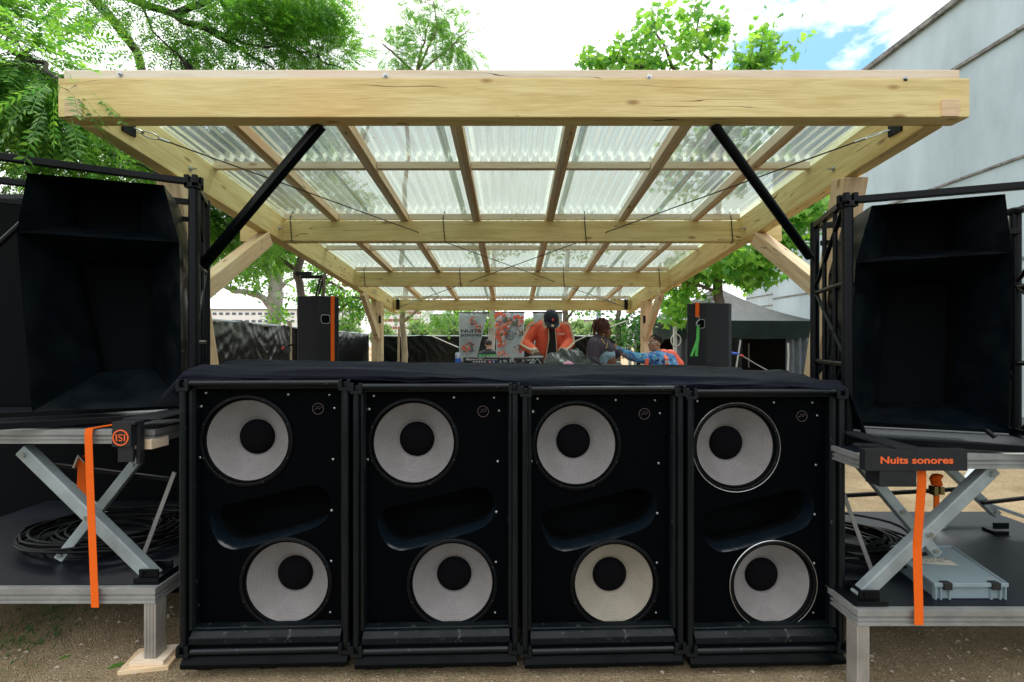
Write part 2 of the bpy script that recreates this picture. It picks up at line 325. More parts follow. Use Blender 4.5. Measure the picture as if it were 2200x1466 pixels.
def deck_mat():
    m, t, n, l, b = nmat('waffle deck board'); b.inputs['Base Color'].default_value = (.018, .022, .032, 1); b.inputs['Roughness'].default_value = .42
    tc = n.new('ShaderNodeTexCoord'); 
    br = n.new('ShaderNodeTexVoronoi'); br.distance = 'CHEBYCHEV'; br.inputs['Scale'].default_value = 95; br.inputs['Randomness'].default_value = 0; l.new(tc.outputs['Object'], br.inputs[0])
    bp = n.new('ShaderNodeBump'); bp.inputs['Strength'].default_value = .5; bp.inputs['Distance'].default_value = .004; l.new(br.outputs['Distance'], bp.inputs['Height']); l.new(bp.outputs[0], b.inputs['Normal'])
    x = n.new('ShaderNodeTexNoise'); x.inputs['Scale'].default_value = 9; x.inputs['Detail'].default_value = 9; x.inputs['Roughness'].default_value = .8; l.new(tc.outputs['Object'], x.inputs[0])
    r = n.new('ShaderNodeMapRange'); r.inputs[1].default_value = .6; r.inputs[2].default_value = .72; l.new(x.outputs[0], r.inputs[0])
    q = n.new('ShaderNodeMix'); q.data_type = 'RGBA'; q.inputs[6].default_value = (.006, .009, .015, 1); q.inputs[7].default_value = (.075, .07, .06, 1); b.inputs['Specular IOR Level'].default_value = .3; l.new(r.outputs[0], q.inputs[0]); l.new(q.outputs[2], b.inputs['Base Color'])
    return m
M['deck'] = deck_mat()

# ---------------------------------------------------------------- ground
def gz(x, y): return -.015*(max(-4, min(6, x))+1.7)*(1 if y < 3 else max(0, 1-(y-3)/3))
xs = [-400, -60, -20, -8]+[-6+i*.12 for i in range(110)]+[8, 14, 30, 80, 400]
ys = [-60, -10, 0]+[.5+i*.12 for i in range(90)]+[12, 14, 18, 30, 60, 150, 600]
g = MB(); g.v = [(x, y, gz(x, y)+(.006*noise.noise(Vector((x*3, y*3, 0))) if y < 12 else 0)) for y in ys for x in xs]
nx = len(xs); g.f = [(j*nx+i, j*nx+i+1, (j+1)*nx+i+1, (j+1)*nx+i) for j in range(len(ys)-1) for i in range(nx-1)]; g.m = [0]*len(g.f)
tag(g.build('ground', M['ground'], smooth=True), kind='structure')
# loose pebbles, too many to count
rnd = random.Random(3); g = MB()
for i in range(4500):
    x = rnd.uniform(-2.6, 2.9); y = rnd.uniform(1.7, 2.9); s = rnd.uniform(.002, .006)*(2.6 if rnd.random() < .08 else 1)
    c = Vector((x, y, gz(x, y)+s*.3)); pts = [c+Vector((s*rnd.uniform(.7, 1.4)*dx, s*rnd.uniform(.7, 1.4)*dy, s*.7*dz)) for dx, dy, dz in ((1,0,0),(0,1,0),(-1,0,0),(0,-1,0),(0,0,1))]
    g.add(pts, [(0,1,4),(1,2,4),(2,3,4),(3,0,4)])
tag(g.build('gravel', mat('loose pebbles', (.42, .35, .27), .9, var=.5, vs=30)), 'loose gravel scattered over the sandy ground before the speakers', 'gravel', kind='stuff')

# ---------------------------------------------------------------- pergola
SL = 0.0955
def zb(Y): return 2.786-SL*(Y-2.33)        # underside of cross beams
def wood(name, p0, p1, w_, h_, m, parent, bevel=.004, label=None):
    p0 = Vector(p0); p1 = Vector(p1); d = (p1-p0).normalized(); up = Vector((0,0,1)) if abs(d.z) < .95 else Vector((0,1,0))
    y = up.cross(d).normalized(); z = d.cross(y)
    Mx = Matrix((d, y, z)).transposed().to_4x4(); Mx.translation = p0
    o = MB().box(0, (p1-p0).length, -w_/2, w_/2, -h_/2, h_/2).build(name, m, parent, bevel=bevel, matrix=Mx)
    if label: o['label'] = label
    return o
pg = thing('pergola', 'open timber pergola with clear corrugated roof standing over the stage behind the speakers', 'pergola', (0, 5.4, 0))
WY, WP, WO, WS = M['wood_y'], M['wood_p'], M['wood_o'], M['wood_s']
ZB = [2.33, 4.35, 6.33, 8.4]
fb = wood('cross_beam', (-2.325, 2.38, zb(2.33)+.1), (2.345, 2.38, zb(2.33)+.1), .1, .2, WY, pg, .006, 'thick front beam with long drying cracks')
wood('fascia_batten', (-2.30, 2.365, zb(2.33)+.2235), (2.297, 2.365, zb(2.33)+.2235), .06, .045, WP, pg)
wood('cross_beam', (-2.60, 4.40, zb(4.35)+.098), (2.58, 4.40, zb(4.35)+.098), .1, .195, WY, pg)
wood('cross_beam', (-2.37, 6.38, zb(6.33)+.098), (2.36, 6.38, zb(6.33)+.098), .1, .195, WY, pg)
wood('cross_beam', (-2.186, 8.45, zb(8.4)+.098), (2.186, 8.45, zb(8.4)+.098), .1, .195, WY, pg)
for s in (-1, 1):
    wood('side_beam', (s*2.24, 2.432, zb(2.432)+.117), (s*2.24, 8.75, zb(8.75)+.117), .1, .234, WY, pg, .005)
    b = thing  # housed joint blocks visible on the front face
    wood('tenon_block', (s*2.24-.045, 2.329, zb(2.33)+.046), (s*2.24+.045, 2.329, zb(2.33)+.046), .012, .088, WO, pg, .002)
    # raked front post with a brace back to the side beam
    t = Vector((s*2.235, 3.01, zb(3.0)-.005)); f = Vector((s*2.235, 3.62, 0.0))
    MBp = wood('post', f, t, .15, .13, WO, pg, .006)
    wood('brace', (s*2.235, 3.24, 1.98), (s*2.235, 4.13, 2.57), .10, .125, WO, pg, .005)
    wood('post', (s*2.20, 7.45, 0), (s*2.20, 7.45, zb(7.45)-.002), .16, .15, WO, pg, .006)
    wood('brace', (s*2.165, 7.36, 1.70), (s*2.20, 6.72, zb(6.7)-.02), .07, .12, WO, pg, .004)
RX = [-1.70, -1.03, -.34, .36, 1.055, 1.75]
for x in RX:
    y0, y1 = 2.44, 8.6
    z0, z1 = zb(y0)+.2335, zb(y1)+.2335
    for dx in (-.019, .019):
        wood('rafter', (x+dx, y0, z0), (x+dx, y1, z1), .0365, .07, WP if dx < 0 else WO, pg, .002)
for yy in (3.36, 4.385, 5.37, 6.365, 7.38, 8.43):
    edges = [-2.188]+RX+[2.188]
    for a, b_ in zip(edges[:-1], edges[1:]):
        a2 = a+(.04 if a != edges[0] else 0); b2 = b_-(.04 if b_ != edges[-1] else 0)
        wood('batten', (a2, yy, zb(yy)+.244), (b2, yy, zb(yy)+.244), .045, .05, WP, pg, .002)
# corrugated sheets: five, overlapping
edges = [-2.33, -1.40, -.47, .46, 1.39, 2.33]
for i in range(5):
    x0, x1 = edges[i]-.02, edges[i+1]+.03; k = int((x1-x0)/.0095); g = MB()
    yr = [2.445, 4.2, 6.3, 8.85]; lift = .004*(i % 2)
    for y in yr:
        for j in range(k+1):
            x = x0+(x1-x0)*j/k; g.v.append((x, y, zb(y)+.290+lift+(.0115)*math.sin(2*math.pi*x/.076)))
    for a in range(3):
        for j in range(k): g.f.append((a*(k+1)+j, a*(k+1)+j+1, (a+1)*(k+1)+j+1, (a+1)*(k+1)+j)); g.m.append(0)
    g.build('roof_sheet', M['roof'], pg, smooth=True)
# leaves lying on the roof sheets are added with the trees
# steel details
def bolt(p, d, r=.011, ln=.03):
    d = Vector(d).normalized(); p = Vector(p)
    g = MB().tube([p, p+d*.004], r*1.7, 12).tube([p+d*.003, p+d*.012], r, 6).tube([p+d*.01, p+d*ln], r*.55, 8)
    g.build('bolt', M['steel'], pg, smooth=True)
for px, py in ((258, 160), (828, 163), (1395, 166), (1944, 170)): bolt(P(px, py, 2.334), (0, -1, 0), .008, .014)
for s in (-1, 1):
    for Y in (3.1, 4.28, 6.6, 7.2): bolt((s*2.19, Y, zb(Y)+.10), (-s, 0, 0), .011, .045)
def hook(x, Y):
    z = zb(Y); g = MB().tube([(x, Y+.05, z+.30), (x-.008, Y-.006, z+.225), (x, Y-.008, z+.1), (x+.01, Y-.008, z-.006), (x+.02, Y+.06, z-.008)], .0045, 6)
    g.build('tie_rod', M['bark_d'], pg, smooth=True)
for x in (-2.11, -.65, .70, 2.10): hook(x, 4.35)
for x in (-.72, .72, 2.05, -2.05): hook(x, 6.33)
for s in (-1, 1):
    MB().tube([(s*2.10, 8.37, zb(8.4)+.02), (s*2.10, 8.37, zb(8.4)+.2)], .032, 16).build('bracket', M['truss'], pg, smooth=True)
    MB().box(s*2.14-.02, s*2.14+.02, 7.355, 7.372, 1.93, 2.05).build('post_plate', M['truss'], pg, bevel=.002)
# black steel struts from the front beam back down to the speaker frames
tag(MB().beam(P(690, 268, 2.42), (-1.905, 2.80, 2.10), .047, .047).build('steel_strut', M['truss'], bevel=.006, smooth=True), 'black square steel strut slanting from the front beam down to the left truss frame', 'strut', 'steel struts bracing the pergola')
tag(MB().tube([P(1533, 268, 2.42), (1.87, 2.86, 2.17)], .026, 20).build('steel_strut', M['truss'], smooth=True), 'black round steel strut slanting from the front beam down to the right truss frame', 'strut', 'steel struts bracing the pergola')
# tension cables
def link(g, a, b, r=.003, w_=.009):
    a = Vector(a); b = Vector(b); d = (b-a); ln = d.length; d.normalize(); s = d.orthogonal().normalized(); c = (a+b)/2
    pts = [c+d*math.cos(t)*ln/2+s*math.sin(t)*w_ for t in [2*math.pi*i/14 for i in range(15)]]
    g.tube(pts, r, 6, cap=False)
for s in (-1, 1):
    a = Vector((s*2.165, 2.66, 2.86)); b = Vector((-s*2.10, 8.34, 2.25))
    t = thing('tension_cable', 'thin steel cable crossing under the roof from the %s front corner' % ('left' if s < 0 else 'right'), 'cable', a, 'crossed cables under the pergola roof')
    d = (b-a).normalized()
    MB().tube([a+d*.12, b], .0048, 6).build('wire', M['bark_d'], t, smooth=True)
    g = MB(); link(g, a-d*.06, a+d*.01, .004, .010); g.build('shackle', M['steel'], t, smooth=True)
    g = MB(); link(g, a, a+d*.085, .004, .018); g.tube([a+d*.08, a+d*.135], .008, 8); g.build('thimble', M['steel'], t, smooth=True)
    g = MB(); c = b-d*1.1
    for i in range(6): link(g, c+d*i*.1, c+d*(i*.1+.11), .006, .016 if i % 2 else .02)
    g.build('turnbuckle', M['steel'], t, smooth=True)
    MB().box(s*2.185-.006, s*2.185+.006, 2.55, 2.64, 2.82, 2.90).build('anchor_plate', M['truss'], t, bevel=.002)
# ---------------------------------------------------------------- subwoofers
def plate(outer, holes, y, g, flip=False):
    vs = [Vector(p) for p in outer]; es = [(i, (i+1) % len(outer)) for i in range(len(outer))]
    for h in holes:
        b = len(vs); vs += [Vector(p) for p in h]; es += [(b+i, b+(i+1) % len(h)) for i in range(len(h))]
    vo, _, fo, _, _, _ = delaunay_2d_cdt(vs, es, [], 0, 1e-6)
    def inside(p, poly):
        c = False; n = len(poly)
        for i in range(n):
            (x1, y1), (x2, y2) = poly[i], poly[(i+1) % n]
            if (y1 > p[1]) != (y2 > p[1]) and p[0] < (x2-x1)*(p[1]-y1)/(y2-y1)+x1: c = not c
        return c
    keep = []
    for f in fo:
        c = sum((vo[i] for i in f), Vector((0, 0)))/len(f)
        if inside(c, outer) and not any(inside(c, h) for h in holes): keep.append(tuple(f))
    g.add([Vector((v[0], y, v[1])) for v in vo], keep)
def circ(cx, cz, r, n=56): return [(cx+r*math.cos(2*math.pi*i/n), cz+r*math.sin(2*math.pi*i/n)) for i in range(n)]
SW, SH, BY = .822, 1.345, .065
D1, D2 = (.288, 1.035), (.485, .315)
def s4(px, py): return ((px-1100)*2.39/F-.875, CAMZ-(py-733)*2.39/F-.05)
raw = [s4(*p) for p in ((1500,1118),(1504,1142),(1516,1168),(1531,1180),(1548,1185),(1568,1183),(1640,1165),(1712,1143),(1731,1132),(1742,1118),(1748,1098),(1746,1076),(1735,1060),(1712,1052),(1690,1054),(1640,1068),(1560,1086),(1516,1096),(1504,1105))]
raw = raw[::-1]
pc = Vector((sum(p[0] for p in raw)/len(raw), sum(p[1] for p in raw)/len(raw)))
def subdiv(r):
    for _ in range(2):
        o = []
        for i in range(len(r)):
            a = Vector(r[i]); b = Vector(r[(i+1) % len(r)]); o += [tuple(a*.75+b*.25), tuple(a*.25+b*.75)]
        r = o
    return r
port = subdiv(raw)
BAD = mat('printed badge', (.10, .07, .07), .6)
def make_sub():
    t = thing('subwoofer', '', 'subwoofer', (0,0,0))
    g = MB()     # cabinet shell behind the frame
    g.box(.012, SW-.012, .075+.001, .80, .012, SH-.012)
    shell = MB()
    for (a, b_, c, d_) in ((.014, .036, .014, SH-.014), (SW-.036, SW-.014, .014, SH-.014)): shell.box(a, b_, .012, .80, c, d_)
    shell.box(.036, SW-.036, .012, .80, SH-.026, SH-.014); shell.box(.05, SW-.05, .012, .80, .014, .04); shell.box(.05, SW-.05, .79, .80, .04, SH-.045)
    shell.build('cabinet', M['black'], t, bevel=.004)
    g = MB(); plate([(.04, .04), (SW-.04, .04), (SW-.04, SH-.03), (.04, SH-.03)], [circ(*D1, .221), circ(*D2, .221), port], BY, g)
    g.build('baffle', M['baffle'], t, keepn=True)
    # lipped trim round the baffle
    g = MB(); a0, a1, c0, c1 = .037, SW-.037, .115, SH-.026; i0 = .018
    def rr(x0, x1, z0, z1, y): return [Vector((x0, y, z0)), Vector((x1, y, z0)), Vector((x1, y, z1)), Vector((x0, y, z1))]
    g.loft([rr(a0, a1, c0, c1, .014), rr(a0+i0*.6, a1-i0*.6, c0, c1-i0, .020), rr(a0+i0, a1-i0, c0, c1-i0*1.15, .034), rr(a0+i0, a1-i0, c0, c1-i0*1.15, BY-.001)])
    g.build('trim', M['blackrail'], t, bevel=.002)
    # round rails and corner castings
    for nm, p, q in (('rail', (.05, 0, SH-.014), (SW-.05, 0, SH-.014)), ('rail', (.055, 0, .02), (SW-.055, 0, .02)), ('rail', (.018, 0, .05), (.018, 0, SH-.05)), ('rail', (SW-.018, 0, .05), (SW-.018, 0, SH-.05))):
        MB().tube([p, q], .0155, 16).build(nm, M['blackrail'], t, smooth=True)
    for x in (.022, SW-.022):
        for z in (.028, SH-.024):
            g = MB(); s = -1 if x < .4 else 1; u = -1 if z < .5 else 1
            g.box(x-.028, x+.028, -.018, .012, z-.028, z-.010+.0)
            g.box(x-.028, x-.012, -.018, .012, z-.010, z+.028); g.box(x+.012, x+.028, -.018, .012, z-.010, z+.028)
            g.box(x-.012, x+.012, .0, .012, z-.010, z+.016)
            g.build('corner', M['blackrail'], t, bevel=.003)
    # sloping kick plate at the bottom
    g = MB(); x0, x1 = .045, SW-.045
    pr = [(BY-.002, .125), (.03, .118), (-.004, .085), (-.006, .055), (.02, .045), (BY-.002, .045)]
    g.prism([(x0, y, z) for y, z in pr], (x1-x0, 0, 0)); g.build('kick_plate', M['kick'], t, bevel=.004)
    # drivers
    for (cx, cz) in (D1, D2):
        Mx = Matrix.Translation((cx, BY, cz))
        d = MB().lathe([(.232, -.001), (.232, -.008), (.228, -.0115), (.217, -.0125), (.2140, -.010)], Mx, 64).build('driver', M['rubber'], t, smooth=True)
        MB().lathe([(.2140, -.010), (.2135, -.004), (.2120, .002), (.2100, -.004), (.2080, .002), (.2065, -.003), (.2045, .003), (.2030, .008)], Mx, 64).build('surround', M['rubber'], d, smooth=True, auto=2)
        pr = []; nn = 54
        for k in range(nn+1):
            u = k/nn; r = .203+(.100-.203)*u; y = .008+.088*(u**.92); pr.append((r, y-(.0030 if k % 4 == 0 and .04 < u < .93 else 0)))
        pr.append((.098, .101)); pr.append((.089, .103))
        MB().lathe(pr, Mx, 72).build('cone', M['cone'], d, smooth=True, auto=2)
        pr = [(.092, .101), (.087, .093), (.075, .083), (.055, .075), (.03, .070), (.0005, .069)]
        MB().lathe(pr, Mx, 48).build('dust_cap', M['cap'], d, smooth=True, auto=2)
        for k in range(8):
            a = math.pi/8+k*math.pi/4; c = Vector((cx+.2225*math.cos(a), BY-.0118, cz+.2225*math.sin(a))); MB().tube([c, c+Vector((0, -.003, 0))], .0042, 6).build('bolt', M['boltm'], d)
        if (cx, cz) == D1:
            g = MB(); rr_ = random.Random(5)
            for k in range(2):
                a = -1.6-.35*k; c = Vector((cx+.089*math.cos(a), BY+.10, cz+.089*math.sin(a))); g.ball(c, .005, .004, .004, 8, 5)
            g.build('glue_bead', M['rubber'], d, smooth=True)
    # flared port
    def pring(y, ins, dz=0): return [Vector((pc.x+(p[0]-pc.x)*(1-ins*2.0), BY+y, pc.y+(p[1]-pc.y)*(1-ins*6)+dz)) for p in port]
    po = MB().loft([pring(0, 0), pring(.003, .002, .000), pring(.010, .0055, .002), pring(.022, .0095, .004), pring(.042, .013, .006), pring(.075, .016, .007)]).build('port', M['gloss'], t, smooth=True, auto=2)
    MB().loft([pring(.075, .016, .007), pring(.14, .02, 0), pring(.30, .03, -.10)], cap1=True).build('throat', M['flat'], po, smooth=True, auto=2)
    # screws
    base = None
    for px, py in ((440,846),(614,850),(702,851),(430,875),(713,880),(427,985),(710,991),(424,1094),(707,1102),(423,1205),(706,1212),(421,1314),(431,1344),(517,1346),(692,1352),(704,1323)):
        x = (px-1100)*2.285/F+1.628; z = CAMZ-(py-733)*2.285/F-.10
        if base is None:
            base = MB().lathe([(.0062, 0), (.0062, -.0018), (.0042, -.003), (.0034, -.0012), (.0004, -.001)], None, 12).build('screw', M['steel'], t, smooth=True)
            base.location = (x, BY, z); 
        else:
            c = base.copy(); col.objects.link(c); c.location = (x, BY, z); c.scale = (random.uniform(.75, 1.25),)*3
    # round badge near the top right
    bx, bz = (678-1100)*2.285/F+1.628, CAMZ-(881-733)*2.285/F-.10
    b = MB().lathe([(.029, -.0005), (.029, -.0015), (.0265, -.0015), (.0265, -.0006)], Matrix.Translation((bx, BY, bz)), 32).build('badge', BAD, t)
    g = MB(); g.tube([(bx-.018, BY-.001, bz-.006), (bx-.004, BY-.001, bz+.003), (bx+.006, BY-.001, bz-.002), (bx+.019, BY-.001, bz+.009)], .0012, 5)
    g.tube([(bx-.012, BY-.001, bz+.012), (bx, BY-.001, bz+.008), (bx+.012, BY-.001, bz+.014)], .001, 5); g.build('emblem', BAD, b)
    return t
sub0 = make_sub()
labs = ['leftmost black double subwoofer, beside the left scissor table, round badge top right', 'second subwoofer from the left, with a dust cap whose lower rim is frayed',
        'third subwoofer from the left, whose lower cone is cream coloured', 'rightmost black double subwoofer, with silver rings round its speaker cones']
A = Vector((-1.628, 2.22)); B = Vector((1.71, 2.33)); rz = math.atan2(B.y-A.y, B.x-A.x)
base_z = [.103, .085, .068, .052]; subs = []
for i in range(4):
    o = sub0 if i == 0 else copy_tree(sub0); subs.append(o)
for i, o in enumerate(subs):
    p = A+(B-A)*(i/4.0); o.location = (p.x+.006, p.y, base_z[i]); o.rotation_euler = (0, 0, rz); tag(o, labs[i], 'subwoofer', 'row of four double subwoofers')
def swap(o, m):
    o.data = o.data.copy(); o.data.materials[0] = m
dr = [c for c in children(subs[2]) if c.name.startswith('driver')]
lowd = min(dr, key=lambda c: sum(v.co.z for v in c.data.vertices)/len(c.data.vertices))
for c in children(lowd):
    if c.name.startswith('cone'): swap(c, M['cone_cream']); c['label'] = 'cream coloured lower cone'
for d in [c for c in children(subs[3]) if c.name.startswith('driver')]:
    z = sum(v.co.z for v in d.data.vertices)/len(d.data.vertices); cx, cz = D1 if z > .7 else D2
    g = MB(); g.lathe([(.2325, -.007), (.2345, -.0105), (.2325, -.0125), (.230, -.0118)], Matrix.Translation((cx, BY, cz)), 64)
    r = g.build('silver_ring', M['steel'], None, smooth=True); r.parent = d; r.matrix_parent_inverse = Matrix.Identity(4)
# pallets under each subwoofer
pl = thing('pallet', '', 'pallet')
MB().prism([(0, y, z) for y, z in ((-.04, .045), (-.045, .07), (-.02, .098), (.02, .099), (.75, .099), (.75, .045))], (.80, 0, 0)).build('deck', M['black'], pl, bevel=.006)
for x in (.02, .33, .67):
    for y in (.0, .6):
        vs = [Vector((x+.02, y+.02, 0)), Vector((x+.10, y+.02, 0)), Vector((x+.10, y+.10, 0)), Vector((x+.02, y+.10, 0)), Vector((x, y, .046)), Vector((x+.12, y, .046)), Vector((x+.12, y+.12, .046)), Vector((x, y+.12, .046))]
        MB().add(vs, [(3,2,1,0),(4,5,6,7),(0,1,5,4),(1,2,6,5),(2,3,7,6),(3,0,4,7)]).build('foot', M['flat'], pl, bevel=.004)
pls = [pl]+[copy_tree(pl) for _ in range(3)]
names = ['beneath the leftmost subwoofer', 'beneath the second subwoofer from the left', 'beneath the third subwoofer from the left', 'beneath the rightmost subwoofer']
for i, o in enumerate(pls):
    p = A+(B-A)*(i/4.0); o.location = (p.x+.02, p.y+.02, base_z[i]-.1005); o.rotation_euler = (0, 0, rz); tag(o, 'low black plastic pallet '+names[i], 'pallet', 'pallets under the subwoofers')

# ---------------------------------------------------------------- black cloth over the subs
g = MB(); NX, NY = 300, 130
for j in range(NY+1):
    v = j/NY
    for i in range(NX+1):
        u = i/NX; x = -1.735+3.555*u
        yf = 2.225+.11*u
        top = 1.470-.078*u
        fold = noise.noise(Vector((x*.9, v*11+x*.8, 1.3)))*.5+noise.noise(Vector((x*2.2, v*26-x*1.5, 4.1)))*.25
        fold2 = noise.noise(Vector((x*1.2+3, v*4, 7)))
        ridge = 1-abs(noise.noise(Vector((x*.7+1.5*v, v*9+.5*math.sin(x*1.4), 5.0))))*2.2
        wr = 1-abs(noise.noise(Vector((x*1.6-v*2, v*22+x*.9, 2.0))))*2
        hem = .018*noise.noise(Vector((x*1.1, 0, 9)))+.012*noise.noise(Vector((x*3.1, 0, 4)))
        if v < .10:
            q = v/.10; y = yf-.016*math.sin(q*math.pi)+.035*q; z = top+.030*q-(.010-hem)*(1-q)+.024*noise.noise(Vector((x*2.0+q, q*3.5, 2)))+.008*noise.noise(Vector((x*7, q*4, 2))); y -= .02*noise.noise(Vector((x*1.7-q, q*3, 8)))
        else:
            q = (v-.10)/.90; y = yf+.035+q*1.75
            z = top+.030+(.042*max(0, ridge)+.020*wr+.026*fold)*.8*min(1, q*6+.2)*(1-.5*q)+.024*noise.noise(Vector((x*2.0+1, 3.5-q*9, 2)))*(1-min(1, q*4))
            z += -.048*min(1, max(0, q-.15)*1.3)+(1.452-top)*min(1, q*1.2)*.35
        # side droop
        if u < .035: z -= (.035-u)/.035*.13; y += (.035-u)*.5
        if u > .97: z -= ((u-.97)/.03)**1.2*.26; 
        g.v.append((x, y, z))
for j in range(NY):
    for i in range(NX): g.f.append((j*(NX+1)+i, j*(NX+1)+i+1, (j+1)*(NX+1)+i+1, (j+1)*(NX+1)+i)); g.m.append(0)
tag(g.build('stage_cloth', M['cloth'], smooth=True, auto=3, solid=.003), 'wrinkled black cloth draped over the tops of the subwoofers', 'cloth')

# ---------------------------------------------------------------- scissor lift platforms
def deck_edge(g, x0, x1, y0, y1, z0, z1):
    """extruded aluminium rim with grooves"""
    h = z1-z0
    for (a, b_, o) in ((0, .16, .0), (.16, .30, .006), (.30, .46, .001), (.46, .62, .007), (.62, 1, -.002)):
        g.box(x0+o, x1-o, y0+o, y0+.04, z0+h*a, z0+h*b_-.0005)
        g.box(x0+o, x0+.04, y0+.04, y1, z0+h*a, z0+h*b_-.0005); g.box(x1-.04, x1-o, y0+.04, y1, z0+h*a, z0+h*b_-.0005)
def arm(p0, p1, parent, w_=.055, h_=.058):
    o = MB().beam(p0, p1, w_, h_).build('scissor_arm', M['galv'], parent, bevel=.006)
    p0 = Vector(p0); p1 = Vector(p1); d = (p1-p0).normalized()
    for c in (p0+d*.035, (p0+p1)/2, p1-d*.035):
        MB().tube([c+Vector((0, -w_/2-.012, 0)), c+Vector((0, -w_/2, 0))], .013, 10).build('pivot_bolt', M['steel'], o, smooth=True)
    return o
def lift(label, side, xin, xin_top, yf, zlo, zup, xout, legx, legbot):
    t = thing('scissor_lift', label, 'lift table', ((xin+xout)/2, yf+.5, 0), 'scissor lift tables under the horn speakers')
    x0, x1 = min(xin, xout), max(xin, xout)
    g = MB(); deck_edge(g, x0, x1, yf, yf+1.25, zlo-.082, zlo-.004); lo = g.build('lower_deck', M['alu'], t, bevel=.0015)
    MB().box(x0+.008, x1-.008, yf+.03, yf+1.24, zlo-.03, zlo).build('deck_board', M['deck'], lo)
    x0, x1 = min(xin_top, xout), max(xin_top, xout)
    g = MB(); deck_edge(g, x0, x1, yf, yf+1.1, zup-.075, zup-.004); up = g.build('upper_deck', M['alu'], t, bevel=.0015)
    MB().box(x0+.008, x1-.008, yf+.03, yf+1.09, zup-.03, zup).build('deck_board', M['deck'], up)
    g = MB(); s = 1 if side > 0 else -1
    xl = xin+s*.0; g.box(min(xl, xl+s*.06), max(xl, xl+s*.06), yf+.004, yf+.075, legbot, zlo-.083)
    for k in range(3): g.box(min(xl, xl+s*.06)+.010+k*.016, min(xl, xl+s*.06)+.016+k*.016, yf+.001, yf+.005, legbot+.002, zlo-.085)
    g.build('leg', M['alu_leg'], t, bevel=.003)
    g = MB(); g.box(min(xl, xl+s*.10), max(xl, xl+s*.10), yf+1.1, yf+1.19, 0, zlo-.083); g.build('leg', M['alu_leg'], t, bevel=.003)
    return t
LY, RY = 2.28, 2.17
lt = lift('grey scissor lift table left of the subwoofers, carrying the left horn speaker', -1, (333-1100)*LY/F, (388-1100)*LY/F-.13, LY, .405, 1.20, -3.6, 0, .045)
rt = lift('grey scissor lift table right of the subwoofers, with a grey tray on its deck', 1, (1843-1100)*RY/F, (1836-1100)*RY/F+.02, RY, .362, 1.105, 3.6, 0, -.06)
# arms: left
arm(P(52, 965, LY+.10), P(345, 1252, LY+.10), lt, .05, .066)
arm(P(300, 985, 2.60), P(130, 1200, 2.55), lt, .045, .05)
arm(P(52, 965, 3.25), P(320, 1190, 3.25), lt, .045, .05)
MB().beam(P(375, 1015, 2.5), P(308, 1193, 2.5), .006, .022).build('stay_bar', M['alu'], lt)
MB().beam(P(118, 1000, 2.62), P(365, 1030, 2.62), .02, .02).build('cross_bar', M['truss'], lt)
g = MB(); c = P(335, 1262, LY+.10); g.box(c.x-.07, c.x+.06, c.y-.06, c.y+.08, .405, .43); g.box(c.x-.05, c.x+.05, c.y-.05, c.y-.042, .43, .47); g.box(c.x-.05, c.x+.05, c.y+.045, c.y+.055, .43, .47)
g.tube([(c.x-.03, c.y-.06, .45), (c.x-.03, c.y+.06, .45)], .01, 8); g.build('foot_bracket', M['truss'], lt, bevel=.002)
# arms: right
arm(P(2130, 1005, RY+.09), P(1842, 1282, RY+.09), rt, .05, .062)
arm(P(1850, 1000, 2.42), P(2010, 1190, 2.42), rt, .045, .05)
arm(P(2015, 985, 3.05), P(2140, 1105, 3.05), rt, .045, .05)
arm(P(1990, 1180, 3.05), P(2100, 1000, 3.3), rt, .045, .05)
MB().beam(P(1812, 1060, 2.45), P(1878, 1240, 2.42), .006, .02).build('stay_bar', M['alu'], rt)
MB().beam(P(1818, 1065, 2.75), P(2080, 1050, 2.75), .02, .02).build('cross_bar', M['truss'], rt)
MB().beam(P(2115, 1080, 3.05), P(2240, 1125, 2.9), .02, .02).build('cross_bar', M['galv'], rt)
MB().beam(P(2110, 1081, 3.0), P(2240, 1066, 3.0), .02, .02).build('cross_bar', M['truss'], rt)
g = MB(); c = P(1850, 1290, RY+.09); g.box(c.x-.075, c.x+.08, c.y-.07, c.y+.08, .362, .384); g.box(c.x-.05, c.x+.05, c.y-.055, c.y-.045, .384, .43); g.box(c.x-.05, c.x+.05, c.y+.045, c.y+.055, .384, .43)
g.tube([(c.x-.02, c.y-.06, .41), (c.x-.02, c.y+.06, .41)], .01, 8); g.build('foot_bracket', M['truss'], rt, bevel=.002)
g = MB(); c = P(2135, 1108, 3.05); g.box(c.x-.05, c.x+.05, 3.0, 3.08, .362, .385); g.box(c.x-.05, c.x+.05, 3.0, 3.01, .40, .44); g.build('foot_bracket', M['truss'], rt, bevel=.002)
# wooden pads under the left leg
pd = thing('wooden_pad', 'stacked pale plywood pads under the left table leg', 'pad', ((320-1100)*LY/F, LY, 0)); lx = (338-1100)*LY/F
wood('board', (lx-.17, LY+.03, .012), (lx+.05, LY+.07, .012), .17, .022, WO, pd, .002)
wood('board', (lx-.13, LY+.04, .034), (lx+.03, LY+.055, .034), .13, .02, WP, pd, .002)

